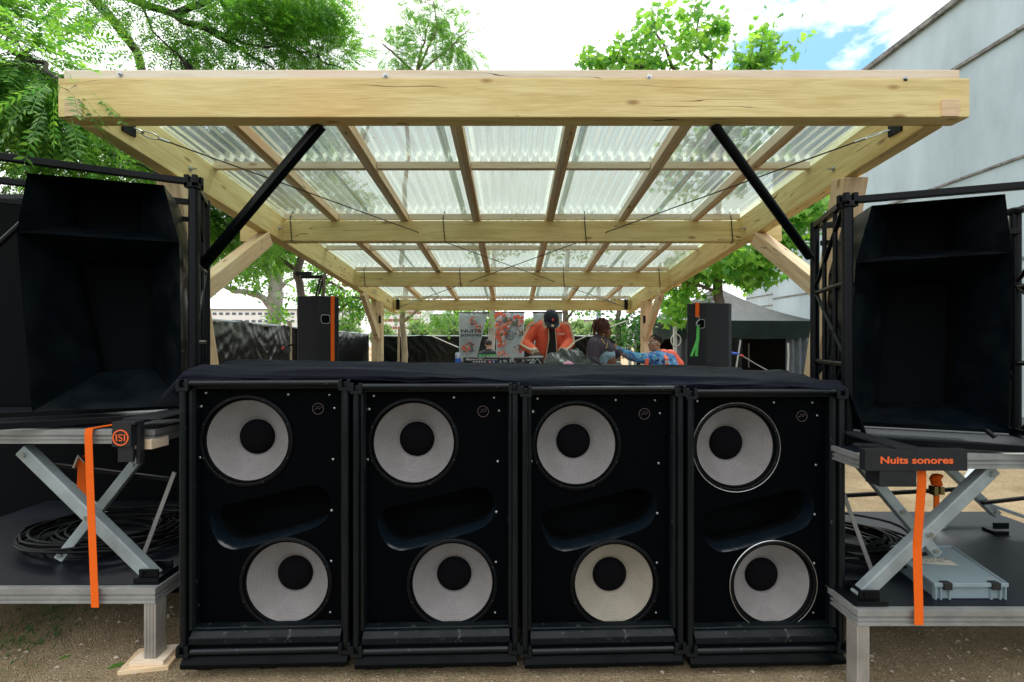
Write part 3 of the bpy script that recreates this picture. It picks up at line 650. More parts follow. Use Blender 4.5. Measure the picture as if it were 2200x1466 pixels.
def text_mesh(body, size, M_, mat_, name, parent, off=.0, sx=1.0, ext=.001, ax='CENTER', sp=1.0):
    cu = bpy.data.curves.new('t', 'FONT'); cu.body = body; cu.size = size; cu.align_x = ax; cu.align_y = 'CENTER'; cu.extrude = ext; cu.offset = off; cu.space_character = sp
    o = bpy.data.objects.new('t', cu); col.objects.link(o); dg = bpy.context.evaluated_depsgraph_get(); dg.update()
    me = bpy.data.meshes.new_from_object(o.evaluated_get(dg)); bpy.data.objects.remove(o); bpy.data.curves.remove(cu)
    me.transform(Matrix.Diagonal((sx, 1, 1, 1))); me.materials.clear(); me.materials.append(mat_); me.name = name
    r = bpy.data.objects.new(name, me); col.objects.link(r); r.matrix_world = M_
    if parent is not None: setpar(r, parent)
    return r
def facing(p, rz=0, rx=90): return Matrix.Translation(p) @ Matrix.Rotation(R(rz), 4, 'Z') @ Matrix.Rotation(R(rx), 4, 'X')
def logo(M_, s, mat_, parent, name='emblem'):
    """ring with I S I inside; M_ faces the viewer, s = outer radius"""
    g = MB(); n = 40
    rings = [[Vector((r*math.cos(2*math.pi*i/n), r*math.sin(2*math.pi*i/n), z)) for i in range(n)] for r, z in ((s, 0), (s, .001), (s*.84, .001), (s*.84, 0))]
    g.loft(rings)
    for x in (-.50, .50): g.box((x-.075)*s, (x+.075)*s, -.42*s, .42*s, 0, .001)
    pts = [(.24, .28), (.10, .37), (-.10, .37), (-.23, .26), (-.19, .10), (.19, -.10), (.23, -.26), (.10, -.37), (-.10, -.37), (-.24, -.28)]
    for a, b_ in zip(pts[:-1], pts[1:]): g.beam((a[0]*s, a[1]*s, .0005), (b_[0]*s, b_[1]*s, .0005), .12*s, .001)
    o = g.build(name, mat_, None, matrix=M_); setpar(o, parent); return o
SGN = mat('dark sign paint', (.012, .013, .016), .55, var=.3, vs=12, speck=(50, .7, (.1, .1, .1)))
# left bracket with the ring logo
lb = thing('logo_bracket', 'black box bracket with orange ring logo clamped to the left table edge', 'bracket', P(270, 945, 2.2))
a = P(240, 907, 2.19); b_ = P(281, 961, 2.19)
MB().box(a.x, b_.x, 2.19, 2.27, b_.z, a.z).build('logo_box', SGN, lb, bevel=.002)
c = P(258, 941, 2.187); logo(facing(Vector((c.x, 2.189, c.z))), .039, M['orange_ink'], lb)
MB().box(b_.x, b_.x+.018, 2.19, 2.64, a.z-.013, a.z).box(b_.x, b_.x+.018, 2.22, 2.25, b_.z-.09, a.z-.013).box(a.x+.02, b_.x, 2.20, 2.215, b_.z-.075, b_.z-.001).build('arm', SGN, lb, bevel=.002)
MB().box(a.x, b_.x+.10, 2.25, 2.62, a.z, a.z+.008).build('top_plate', SGN, lb, bevel=.002)
wb = thing('timber_block', 'short pale timber block wedged under the left table edge beside the ring logo', 'wood block', P(325, 950, 2.3)); c = P(295, 953, 2.29)
wood('block', (c.x-.05, 2.33, c.z), (c.x+.10, 2.31, c.z), .10, .048, WP, wb, .003)
# right sign
rs = thing('festival_sign', 'black sign board reading Nuits sonores in orange on the right table edge', 'sign', P(1968, 985, 2.1))
a = P(1859, 966, 2.08); b_ = P(2079, 1012, 2.08)
MB().box(a.x, b_.x, 2.08, 2.115, b_.z, a.z).build('board', SGN, rs, bevel=.0015)
c = P(1970, 990, 2.079); text_mesh('Nuits sonores', .044, facing(Vector((c.x, 2.0795, c.z))), M['orange_ink'], 'lettering', rs, off=.0011, sx=1.33, ext=.0004)
MB().box(a.x+.07, a.x+.24, 2.085, 2.17, b_.z-.075, b_.z-.001).build('clamp_block', SGN, rs, bevel=.002)
c = P(1905, 1030, 2.10); MB().prism([(c.x-.015, 2.09, c.z), (c.x+.08, 2.09, c.z+.005), (c.x+.08, 2.09, c.z+.02), (c.x-.015, 2.09, c.z+.012)], (0, .05, 0)).build('clamp_jaw', SGN, rs, bevel=.001)
c = P(1900, 955, 2.4); MB().prism([(a.x+.085, 2.35, a.z+.02), (a.x+.17, 2.35, a.z+.02), (a.x+.24, 2.082, a.z+.002), (a.x+.14, 2.082, a.z+.002)], (0, 0, .01)).build('top_bar', SGN, rs)
# orange straps
def strap(name, label, pts, w_, m, group, axis=(1,0,0), cat='strap'):
    g = MB(); ax = Vector(axis); k = len(pts); V = []
    for p in pts: V += [Vector(p)-ax*w_/2, Vector(p)+ax*w_/2]
    g.add(V, [(2*i, 2*i+1, 2*i+3, 2*i+2) for i in range(k-1)])
    return tag(g.build(name, m, solid=.002), label, cat, group)
sx = (198-1100)*LY/F
zt = 1.203
strap('ratchet_strap', 'wide orange strap hanging down the left lift table beside the ring logo', [P(302, 893, 2.78)+Vector((0, 0, .008)), (sx+.04, 2.45, zt+.002), (sx, 2.262, zt+.002), (sx, 2.258, zt-.03), (sx+.008, 2.262, .85), (sx+.028, 2.262, .36), (sx+.030, 2.262, .315)], .038, M['orange'], 'orange straps on the lift tables')
c0 = P(1993, 1014, 2.09); c1 = P(1974, 1343, 2.15)
strap('ratchet_strap', 'wide orange strap hanging below the orange lettered sign', [c0+Vector((.0, .035, .03)), c0+Vector((0, .03, -.05)), (c0+c1)/2+Vector((-.002, .03, 0)), c1+Vector((0, 0, .06)), c1], .042, M['orange'], 'orange straps on the lift tables')
c = P(1920, 951, 2.36); strap('strap_end', 'short piece of orange strap lying over the right table top', [c+Vector((-.05, -.02, .002)), c+Vector((.03, -.03, .004))], .03, M['orange'], None, axis=(0, 1, 0))
# ratchets hanging behind
def ratchet(label, c, h, Y, sc=1):
    t = thing('strap_bundle', label, 'strap', c, 'bundled orange straps'); c = Vector(c)
    g = MB()
    for k in range(5): g.ball(c+Vector((0, random.uniform(-.01, .01), -.012*k)), .032*sc, .022, .012, 12, 6)
    g.build('webbing', M['orange'], t, smooth=True)
    MB().box(c.x-.028, c.x-.006, c.y-.02, c.y+.02, c.z-.11, c.z-.06).box(c.x+.006, c.x+.03, c.y-.02, c.y+.02, c.z-.105, c.z-.06).tube([(c.x-.03, c.y, c.z-.085), (c.x+.03, c.y, c.z-.085)], .009, 8).build('ratchet', mat('brass zinc', (.35, .28, .12), .4, .9), t, bevel=.002)
    MB().box(c.x-.014, c.x+.014, c.y-.004, c.y+.004, c.z-.11-h, c.z-.10).build('tail', M['orange'], t)
ratchet('orange strap bundle with a brass ratchet behind the lettered sign', P(2012, 1022, 2.6), .14, 2.6)
c = P(174, 985, 2.6); t = thing('strap_bundle', 'red orange strap folded in a long loop behind the left strap', 'strap', c, 'bundled orange straps')
MB().prism([c+Vector((-.03, 0, -.23)), c+Vector((.035, 0, -.24)), c+Vector((.04, 0, -.06)), c+Vector((.01, 0, .02)), c+Vector((-.02, 0, -.02))], (0, .02, 0)).build('webbing', M['orange'], t, bevel=.004)
MB().tube([c+Vector((-.03, -.01, -.05)), c+Vector((0, -.012, .02)), c+Vector((.035, -.01, -.02))], .008, 8).build('hook', M['steel'], t, smooth=True)

# cable coils
def coil(label, c, rx, ry, turns, z, seed, rr_=.007, mat_='rubber'):
    rn = random.Random(seed); g = MB(); pts = []
    ph = rn.uniform(0, 6); n = 26*turns
    for i in range(n+1):
        a = 2*math.pi*i/26; k = i/26
        f = 1+.26*math.sin(k*2.3+seed)+.16*noise.noise(Vector((a*.3, seed, 0)))
        pts.append(Vector((c[0]+rx*f*math.cos(a+ph)+.03*math.sin(k*1.7), c[1]+ry*f*math.sin(a+ph)+.04*math.cos(k*1.3), z+rr_+.010*(k % 7)+.06*abs(noise.noise(Vector((a*.7, k*.3, seed)))))))
    g.tube(pts, rr_, 7)
    return tag(g.build('cable_coil', M[mat_], smooth=True), label, 'cable', 'coils of black cable on the lift tables')
c = P(240, 1110, 3.0); coil('wide tangled coil of black cable on the left lower deck', (-2.50, 2.86), .42, .26, 12, .41, 1, .008)
c = coil('black cable loops spilling right of the left scissor arm', (-2.10, 3.02), .22, .16, 6, .41, 5)
coil('long black cable coil behind the right scissor arm', (2.06, 2.86), .31, .24, 13, .366, 2, .0085)
coil('thick black cable coil beside the grey tray', (2.23, 2.62), .13, .10, 5, .366, 9, .012)
# grey tray on the right deck
tr = thing('tray_lid', 'grey plastic crate lid with a handwritten note, on the right lower deck', 'crate lid', (2.3, 2.5, .37))
GP = mat('grey blue plastic', (.25, .33, .36), .5, var=.08, vs=8, bump=(60, .15, .002)); GD = mat('dark clip', (.015, .016, .018), .5)
f0, f1 = P(2008, 1290, 2.24), P(2168, 1290, 2.24); b0, b1 = P(1888, 1196, 2.66), P(2035, 1193, 2.66)
zt2 = .362+.085; q = [Vector((f0.x, 2.24, 0)), Vector((f1.x, 2.24, 0)), Vector((b1.x+.03, 2.66, 0)), Vector((b0.x+.02, 2.66, 0))]
def rq(s, z):
    cc = sum(q, Vector())/4; return [cc+(p-cc)*s+Vector((0, 0, z)) for p in q]
g = MB(); g.loft([rq(.93, .364), rq(.93, zt2-.02), rq(1.0, zt2-.02), rq(1.0, zt2), rq(.95, zt2), rq(.94, zt2-.008)], cap0=True, cap1=True); body = g.build('lid', GP, tr, bevel=.003)
for k in (0.03, .10, .22, .78, .9, .97):
    p = q[0].lerp(q[1], k)*1; MB().box(p.x-.003, p.x+.003, 2.243, 2.262, .364, zt2-.02).build('rib', GP, tr)
for k in (.17, .82):
    p = q[0].lerp(q[1], k); MB().box(p.x-.02, p.x+.02, 2.232, 2.262, zt2-.03, zt2+.004).build('clip', GD, tr, bevel=.002)
pa = mat('masking tape', (.62, .60, .50), .8, var=.1, vs=20); cc = sum(q, Vector())/4
nm = Matrix.Translation((cc.x-.02, cc.y+.03, zt2-.006)) @ Matrix.Rotation(R(-8), 4, 'Z')
n_ = MB().box(-.095, .095, -.04, .04, 0, .001).build('note', pa, tr, matrix=nm)
ink = mat('marker ink', (.02, .02, .03), .7)
text_mesh('CABLES XLR\n1 x 19', .034, nm @ Matrix.Translation((0, .012, .0015)), ink, 'writing', n_, off=-.0004, sx=1.05, ext=.0002)

# ---------------------------------------------------------------- horn loudspeakers and trusses
def horn(side, C, ang, label, top, outline, mains, floors):
    """front plane through C; u runs outwards; pixel outlines are intersected with that plane to get sizes"""
    if side < 0: u = Vector((-math.cos(ang), -math.sin(ang), 0)); n = Vector((math.sin(ang), -math.cos(ang), 0))
    else: u = Vector((math.cos(ang), -math.sin(ang), 0)); n = Vector((-math.sin(ang), -math.cos(ang), 0))
    C = Vector(C)
    def ip(px, py, d=0):
        cam_ = Vector((0, 0, CAMZ)); r = Vector((px-1100, F, -(py-733))); k = (C-n*d-cam_).dot(n)/r.dot(n); return cam_+r*k
    t = thing('horn_speaker', label, 'loudspeaker', C+u*.5)
    out_ = [ip(*p) for p in outline]
    # shell: outline loop extruded backwards
    D = -n*.42
    rings = [out_, [p+D for p in out_]]
    g = MB(); g.loft(rings, cap1=True)
    g.build('cabinet', M['horn'], t, bevel=0)
    for nm, outer, inner, dep in mains:
        o4 = [ip(*p) for p in outer]; i4 = [ip(*p, dep) for p in inner]
        # keep inner corners at the same image place but deeper -> natural flare
        cc = sum(o4, Vector())/4
        mid = [[a.lerp(b, f) for a, b in zip(o4, i4)] for f in (.33, .66)]; g = MB(); g.loft([o4]+mid+[i4]); h = g.build(nm, M['horn'], t, smooth=True, auto=.45)
        g = MB(); g.loft([i4, [p-n*.10 for p in i4]], cap1=True); g.build('throat', M['flat'], h)
    return t, u, n, ip
CL = (-1.79, 2.56, 0); AL = R(27)
tL, uL, nL, ipL = horn(-1, CL, AL, 'matt black stacked horn speaker standing on the left lift table', 0,
    [(58, 372), (352, 398), (385, 521), (391, 872), (68, 885), (36, 497)],
    [('upper_horn', ((58, 372), (352, 398), (384, 521), (37, 499)), ((150, 400), (304, 412), (304, 497), (154, 486)), .22),
     ('lower_horn', ((37, 499), (384, 521), (391, 872), (68, 885)), ((160, 560), (326, 565), (326, 790), (215, 800)), .30)], None)
CR = (1.75, 2.375, 0); AR = R(19)
tR, uR, nR, ipR = horn(1, CR, AR, 'matt black stacked horn speaker standing on the right lift table', 0,
    [(1873, 442), (2160, 417), (2175, 543), (2168, 925), (1822, 905), (1838, 565)],
    [('upper_horn', ((1873, 442), (2160, 417), (2174, 543), (1839, 565)), ((1915, 460), (2055, 445), (2055, 535), (1915, 547)), .22),
     ('lower_horn', ((1839, 565), (2174, 543), (2168, 925), (1822, 905)), ((1905, 610), (2060, 600), (2050, 872), (1885, 868)), .30)], None)
def truss(label, C, u, n, W, D, z0, z1, side):
    t = thing('truss_frame', label, 'truss', Vector(C)+u*W/2)
    C = Vector(C); e = -n
    def p(a, d, z): v = C+u*a+e*d; return Vector((v.x, v.y, z))
    for a in (0, W):
        for d in (0, D):
            MB().tube([p(a, d, z0), p(a, d, z1)], .026, 16).build('corner_post', M['truss'], t, smooth=True)
    for z in (z0+.025, z1-.022):
        for (a0, d0, a1, d1) in ((0, 0, W, 0), (0, D, W, D), (0, 0, 0, D), (W, 0, W, D)):
            MB().beam(p(a0, d0, z), p(a1, d1, z), .035, .035).build('rail', M['truss'], t, bevel=.004)
    MB().beam(p(.02, D*.93, z1-.14), p(W, D*.93, z1-.14), .02, .03).build('rail', M['truss'], t, bevel=.003)
    for d in (.33, .66):
        MB().tube([p(0, D*d, z0), p(0, D*d, z1-.03)], .012, 10).build('upright', M['truss'], t, smooth=True)
        MB().tube([p(W, D*d, z0), p(W, D*d, z1-.03)], .012, 10).build('upright', M['truss'], t, smooth=True)
    for a in (0, W):
        k = 3
        for i in range(k):
            za, zb_ = z0+(z1-z0)*i/k, z0+(z1-z0)*(i+1)/k
            MB().tube([p(a, 0 if i % 2 else D, za), p(a, D if i % 2 else 0, zb_)], .012, 10).build('diagonal', M['truss'], t, smooth=True)
            MB().tube([p(a, 0, zb_ - .02), p(a, D, zb_ - .02)], .014, 10).build('rung', M['truss'], t, smooth=True)
    for d in (D,):
        MB().tube([p(0, d, z0+.3), p(W*.5, d, z1-.05)], .016, 10).build('diagonal', M['truss'], t, smooth=True)
        MB().tube([p(W*.5, d, z1-.05), p(W, d, z0+.3)], .016, 10).build('diagonal', M['truss'], t, smooth=True)
    g = MB(); c = p(0, 0, z1)
    for dx in (-.022, .022):
        for dy in (-.022, .022): g.box(c.x+dx-.012, c.x+dx+.012, c.y+dy-.012, c.y+dy+.012, z1-.055, z1+.012)
    g.box(c.x-.034, c.x+.034, c.y-.034, c.y+.034, z1-.06, z1-.03); g.build('corner_casting', M['truss'], t, bevel=.003)
    return t, p
tt, pL = truss('black steel truss frame holding the left horn speaker', CL, uL, nL, 1.45, .46, 1.203, 2.555, -1)
tt2, pR = truss('black steel truss frame holding the right horn speaker', CR, uR, nR, .98, .56, 1.108, 2.395, 1)
# extra members visible beyond the right horn
for a, b_ in (((2170, 640), (2210, 662)), ((2170, 660), (2210, 690)), ((2140, 850), (2180, 900)), ((2165, 470), (2205, 440)), ((2150, 905), (2200, 958)), ((2170, 545), (2210, 535)), ((2165, 530), (2210, 560))):
    MB().tube([ipR(*a)-nR*.3, ipR(*b_)-nR*.2], .012, 8).build('diagonal', M['truss'], tt2, smooth=True)
# dark speaker at far left; plain black boxes added to darken the gaps
def darkbox(name, label, cat, x0, x1, y0, y1, z0, z1, m='flat', rz_=0):
    t = thing(name, label, cat, ((x0+x1)/2, (y0+y1)/2, z0)); cx, cy = (x0+x1)/2, (y0+y1)/2; Mz = Matrix.Translation((cx, cy, 0)) @ Matrix.Rotation(rz_, 4, 'Z')
    MB().box(x0-cx, x1-cx, y0-cy, y1-cy, z0, z1, Mz).build('body', M[m], t, bevel=.01)
    g = MB(); 
    for s in (0, 1):
        X = (x0 if s == 0 else x1)-cx; g.box(X-.012, X+.012, y0-cy-.006, y0-cy+.02, z0, z1, Mz)
    g.box(x0-cx+.012, x1-cx-.012, y0-cy-.006, y0-cy+.02, z1-.03, z1+.004, Mz); g.build('edge_strip', M['blackrail'], t, bevel=.003)
    return t
darkbox('speaker_cabinet', 'dark speaker cabinet at the far left edge behind the left truss', 'loudspeaker', -3.70, -2.97, 3.05, 3.5, 1.2, 2.62)
darkbox('dark_filler_box', 'plain black box standing in for dark tarps behind the left lift table', 'case', -5.4, -2.1, 3.75, 4.5, .0, 1.12, 'flat')  # added stand-in for dark tarps, covers the bright ground behind
darkbox('dark_filler_box', 'plain black box added to darken the space under the left lower deck', 'case', -4.4, -1.85, 2.95, 3.4, 0.0, .30)  # box added to give the darkness below the deck
# ---------------------------------------------------------------- stage, table and monitors
st = thing('stage_platform', 'low black stage platform under the pergola, behind the subwoofers', 'stage', (0, 6, 0))
MB().box(-2.05, 2.05, 4.0, 7.3, .2, .25).build('floor', M['deck'], st, bevel=.004)
MB().box(-2.03, 2.03, 4.02, 4.05, .002, .2).box(-2.03, -2.0, 4.05, 7.28, .002, .2).box(2.0, 2.03, 4.05, 7.28, .002, .2).build('skirt', M['cloth'], st)
tb = thing('equipment_table', 'long table with a black skirt holding the DJ equipment', 'table', (0, 4.6, .25))
MB().box(-2.0, 1.2, 4.06, 5.10, 1.353, 1.383).box(1.2, 2.02, 4.06, 4.70, 1.353, 1.383).build('tabletop', mat('grey table board', (.035, .04, .043), .6, var=.15), tb, bevel=.003)
MB().box(-1.98, 2.0, 4.08, 4.11, .25, 1.353).build('skirt', M['cloth'], tb)
for x in (-1.9, 1.92): MB().box(x-.03, x+.03, 4.60, 4.66, .25, 1.353).build('leg', M['truss'], tb)
TZ = 1.385
MONM = mat('scratched monitor paint', (.009, .011, .014), .45, bump=(60, .25, .003), speck=(14, .64, (.10, .11, .12)), rvar=.1, spec=.4)
def monitor(label, plan, z0, z1, handle):
    t = thing('stage_monitor', label, 'loudspeaker', (plan[0][0], plan[0][1], z0), 'stage monitors at the table ends')
    b = MB().prism([(x, y, z0) for x, y in plan], (0, 0, z1-z0)).build('cabinet', MONM, t, bevel=.012)
    a, c = Vector(handle[0]), Vector(handle[1]); d = (c-a).normalized(); n = d.cross(Vector((0, 0, 1))); 
    if n.y > 0: n = -n
    m = (a+c)/2; g = MB(); rim = []; 
    for k in range(20):
        t_ = 2*math.pi*k/20; rim.append((math.copysign(abs(math.cos(t_))**.5, math.cos(t_)), math.copysign(abs(math.sin(t_))**.5, math.sin(t_))))
    wd = (c-a).length/2
    g.loft([[m+n*.004+d*wd*s*x+Vector((0, 0, .04*s*y)) for x, y in rim] for s in (1.12, 1.0)])
    g.build('handle_rim', M['steel'], t); g = MB(); g.add([m+n*.0035+d*wd*x+Vector((0, 0, .04*y)) for x, y in rim], [tuple(range(20))]); g.build('handle_hole', M['flat'], t)
    return t
def pl_(px, Y): return ((px-1100)*Y/F, Y)
ml = monitor('black stage monitor left of the DJ with one orange strap down its right side', [pl_(638, 4.42), pl_(684, 4.36), pl_(728, 4.50), pl_(727, 4.68), (pl_(634, 4.5)[0], 4.68)], TZ, CAMZ+(733-636)*4.4/F,
    ((*pl_(690, 4.374), CAMZ+47*.0045), (*pl_(708, 4.428), CAMZ+47*.0045)))
mr_ = monitor('black scratched stage monitor at the right end, with orange and green straps', [pl_(1476, 4.50), pl_(1519, 4.36), pl_(1566, 4.42), pl_(1572, 4.46), (pl_(1572, 4.46)[0], 4.68), pl_(1478, 4.68)], TZ, CAMZ+(733-651)*4.4/F,
    ((*pl_(1499, 4.425), CAMZ+37*.0045), (*pl_(1514, 4.375), CAMZ+37*.0045)))
a = Vector((*pl_(715, 4.448), 0)); strap('cabinet_strap', 'orange strap wrapped vertically over the left stage monitor', [a+Vector((0, .2, CAMZ+98*4.4/F)), a+Vector((0, -.004, CAMZ+97.5*4.4/F)), a+Vector((0, -.006, CAMZ+80*.0045)), a+Vector((0, -.006, TZ))], .034, M['orange'], None, axis=(.92, .38, 0))
t = thing('hooked_strap', 'orange strap joined by a metal hook to a green strap on the right monitor', 'strap', (1.8, 4.4, 1.8))
a = Vector((*pl_(1498, 4.42), 0)); g = MB(); z0 = CAMZ+83*.0045; ax = Vector((.93, -.3, 0))*.018
g.add([a-ax+Vector((0, .15, z0)), a+ax+Vector((0, .15, z0)), a-ax+Vector((0, -.006, z0)), a+ax+Vector((0, -.006, z0)), a-ax+Vector((-.004, -.01, z0-.14)), a+ax+Vector((-.004, -.01, z0-.14))], [(0,1,3,2),(2,3,5,4)]); g.build('orange_webbing', M['orange'], t, solid=.002)
hk = a+Vector((0, -.016, z0-.14)); MB().tube([hk+Vector((-.015, 0, 0)), hk+Vector((.015, 0, 0)), hk+Vector((.012, 0, -.03)), hk+Vector((-.014, 0, -.055)), hk+Vector((-.014, 0, -.08)), hk+Vector((.004, 0, -.09)), hk+Vector((.016, 0, -.075))], .0045, 8).build('hook', M['steel'], t, smooth=True)
hb = hk+Vector((0, -.002, -.09)); g = MB()
g.add([hb+Vector((-.012, 0, 0)), hb+Vector((.014, 0, 0)), hb+Vector((-.018, 0, -.13)), hb+Vector((.014, 0, -.13)), hb+Vector((-.085, -.02, -.29)), hb+Vector((-.062, -.02, -.29))], [(0,1,3,2),(2,3,5,4)])
g.add([hb+Vector((-.010, .003, -.1)), hb+Vector((.014, .003, -.1)), hb+Vector((-.03, .003, -.29)), hb+Vector((-.002, .003, -.29))], [(0,1,3,2)]); g.build('green_webbing', M['green_web'], t, solid=.002)
# speaker plugs and leads
RED = mat('red tape', (.75, .05, .04), .5); BLUE = mat('blue collar', (.03, .12, .6), .5); WH = mat('white rubber', (.7, .7, .68), .6)
t = thing('speaker_cable', 'grey cable with blue and red collars plugged into the right monitor', 'cable', P(1575, 760, 4.5))
Yc = 4.5; MB().tube([P(1571, 759, Yc), P(1587, 761, Yc)], [.016, .009], 10).build('plug', BLUE, t, smooth=True)
MB().tube([P(1585, 761, Yc), P(1600, 768, Yc), P(1625, 783, Yc), P(1650, 797, Yc), P(1668, 806, Yc-.1)], .005, 8).build('lead', mat('grey cable', (.35, .36, .36), .5), t, smooth=True)
MB().tube([P(1592, 763, Yc), P(1597, 766, Yc)], .010, 8).build('collar', RED, t, smooth=True)
t = thing('speaker_cable', 'black cable with a red collar plugged into the left monitor', 'cable', P(630, 742, 4.5))
MB().tube([P(633, 741, 4.5), P(620, 742, 4.5)], .009, 8).build('plug', M['rubber'], t, smooth=True)
MB().tube([P(622, 742, 4.5), P(608, 748, 4.5), P(601, 760, 4.5), P(600, 783, 4.5)], .0055, 8).build('lead', M['rubber'], t, smooth=True)
MB().tube([P(610, 746, 4.5), P(606, 750, 4.5)], .012, 8).build('collar', RED, t, smooth=True)
tag(MB().box(pl_(535, 4.3)[0]+.0, -2.001, 4.25, 4.6, 1.383, 1.425).build('case_lid', M['galv'], bevel=.004), 'pale grey flat lid lying left of the left stage monitor', 'lid')

# DJ gear
pd_ = mat('player plastic', (.02, .02, .023), .4, bump=(60, .1)); kn = mat('knob', (.5, .5, .5), .4)
def gear(name, label, cat, x0, x1, y0, y1, z0, z1, m, knobs=0, feet=True):
    t = thing(name, label, cat, ((x0+x1)/2, (y0+y1)/2, z0))
    MB().box(x0, x1, y0, y1, z0, z1).build('casing', m, t, bevel=.004)
    if knobs:
        g = MB(); rn = random.Random(knobs)
        for k in range(knobs):
            x = x0+(x1-x0)*(k+.5)/knobs
            for y in (y0+.06, y0+.16): g.tube([(x, y, z1), (x, y, z1+.018)], .007, 8)
        g.build('knobs', kn, t, smooth=True)
        g = MB()
        for k in range(knobs): x = x0+(x1-x0)*(k+.5)/knobs; g.tube([(x, y0-.012, (z0+z1)/2), (x, y0, (z0+z1)/2)], .007, 8)
        g.build('sockets', kn, t, smooth=True)
    return t
X = lambda px, Y: (px-1100)*Y/F
Yg = 4.62
t = gear('media_player', 'black media player raised left of the mixer, with white lettering on its back', 'media player', X(995, Yg), X(1040, Yg), Yg, Yg+.32, TZ+.045, TZ+.088, pd_)
MB().box(X(997, Yg), X(1038, Yg), Yg+.02, Yg+.3, TZ, TZ+.044).build('riser', M['flat'], t)
c = P(1019, 0, Yg-.001); text_mesh('Pioneer DJ', .032, facing(Vector((c.x, Yg-.001, TZ+.067))), WH, 'lettering', t, off=.0008, sx=1.15, ext=.0003)
MB().tube([P(1004, 0, Yg)*1, P(1004, 0, Yg)*1+Vector((0, -.002, 0))], .008, 10)
t = gear('dj_mixer', 'black DJ mixer with rows of knobs between the two players', 'mixer', X(1042, Yg), X(1100, Yg), Yg+.05, Yg+.42, TZ+.02, TZ+.085, pd_, 8)
t = gear('media_player', 'black media player in front of the man in the orange jacket', 'media player', X(1104, Yg), X(1163, Yg), Yg+.05, Yg+.4, TZ+.02, TZ+.082, pd_)
c = P(1135, 0, Yg+.049); text_mesh('Pioneer DJ', .026, facing(Vector((c.x, Yg+.049, TZ+.062))), WH, 'lettering', t, off=.0006, sx=1.1, ext=.0003)
g = MB(); cx = X(1155, Yg); g.tube([(cx, Yg+.23, TZ+.082), (cx, Yg+.23, TZ+.094)], .08, 28); g.build('jog_wheel', kn, t, smooth=True)
CO = mat('deep blue case', (.01, .03, .22), .4); CP = mat('coral tag', (.85, .28, .25), .6)
for k in range(2):
    t = gear('interface_box', ('upper' if k else 'lower')+' blue interface box with a coral tag and silver sockets', 'audio interface', X(1014, 4.45), X(1068, 4.45), 4.45, 4.60, TZ+.036*k, TZ+.034+.036*k, pd_, 0)
    tag(t, group='stacked blue interface boxes')
    MB().box(X(1049, 4.45), X(1067, 4.45), 4.446, 4.45, TZ+.036*k+.002, TZ+.032+.036*k).build('label_plate', CO, t)
    MB().box(X(1050, 4.45), X(1055, 4.45), 4.443, 4.446, TZ+.036*k+.006, TZ+.028+.036*k).build('tag', CP, t)
    g = MB()
    for q in range(5): x = X(1018+q*6, 4.45); g.tube([(x, 4.435, TZ+.017+.036*k), (x, 4.45, TZ+.017+.036*k)], .009, 8)
    g.build('sockets', kn, t, smooth=True)
def tangle(label, x0, x1, y0, y1, seed, n, zmax=.05, m=None, cnt=46):
    rn = random.Random(seed); g = MB()
    for i in range(n):
        pts = []; x, y = rn.uniform(x0, x1), rn.uniform(y0, y1); a = rn.uniform(0, 6.28); z = TZ+.006
        for k in range(16):
            pts.append((x, y, TZ+.005+zmax*abs(noise.noise(Vector((x*14, y*14, i))))))
            a += rn.uniform(-.8, .8)+.2; x += .03*math.cos(a); y += .03*math.sin(a)
            if not x0-.03 < x < x1+.03 or not y0 < y < y1: a += 2
        g.tube(pts, rn.choice((.0035, .0045, .003)), 5)
    return tag(g.build('cable_tangle', m or M['rubber'], smooth=True), label, 'cable', 'tangled cables on the equipment table')
tangle('tangle of black cables on the table left of the drink can', X(915, 4.3), X(985, 4.3), 4.2, 4.5, 3, 14, .10)
tangle('dense tangle of black cables in front of the mixer', X(1062, 4.3), X(1165, 4.3), 4.15, 4.4, 4, 26, .11)
tangle('few pale grey cables lying over the black tangle before the mixer', X(1075, 4.25), X(1170, 4.25), 4.15, 4.3, 8, 6, .13, mat('pale cable', (.45, .46, .46), .5))
t = thing('drink_can', 'white and blue drink can standing left of the media player', 'can', (X(984, 4.6), 4.6, TZ))
MB().lathe([(.0, 0), (.024, 0), (.029, .006), (.029, .125), (.024, .138), (.0245, .141), (.0, .139)], Matrix.Translation((X(984, 4.6), 4.6, TZ)) @ Matrix.Rotation(R(90), 4, 'X'), 24).build('body', mat('can print', (.55, .62, .68), .35, .5, var=.3, vs=20), t, smooth=True)
MB().lathe([(.0294, .03), (.0296, .04), (.0296, .075), (.0294, .08)], Matrix.Translation((X(984, 4.6), 4.6, TZ)) @ Matrix.Rotation(R(90), 4, 'X'), 24).build('band', BLUE, t, smooth=True)
t = thing('microphone', 'black handheld microphone with a pale round grille lying on the table', 'microphone', (X(953, 4.25), 4.25, TZ))
c = Vector((X(953, 4.25), 4.25, TZ+.03)); MB().ball(c, .026).build('grille', mat('pale grille', (.5, .55, .53), .5, bump=(250, .8, .003)), t, smooth=True)
MB().tube([c+Vector((-.02, 0, 0)), c+Vector((-.13, .02, -.012))], [.022, .014], 12).build('handle', M['rubber'], t, smooth=True)
MB().box(X(962, 4.3), X(1004, 4.3), 4.24, 4.31, TZ, TZ+.03).build('battery_pack', M['flat'], t, bevel=.006)
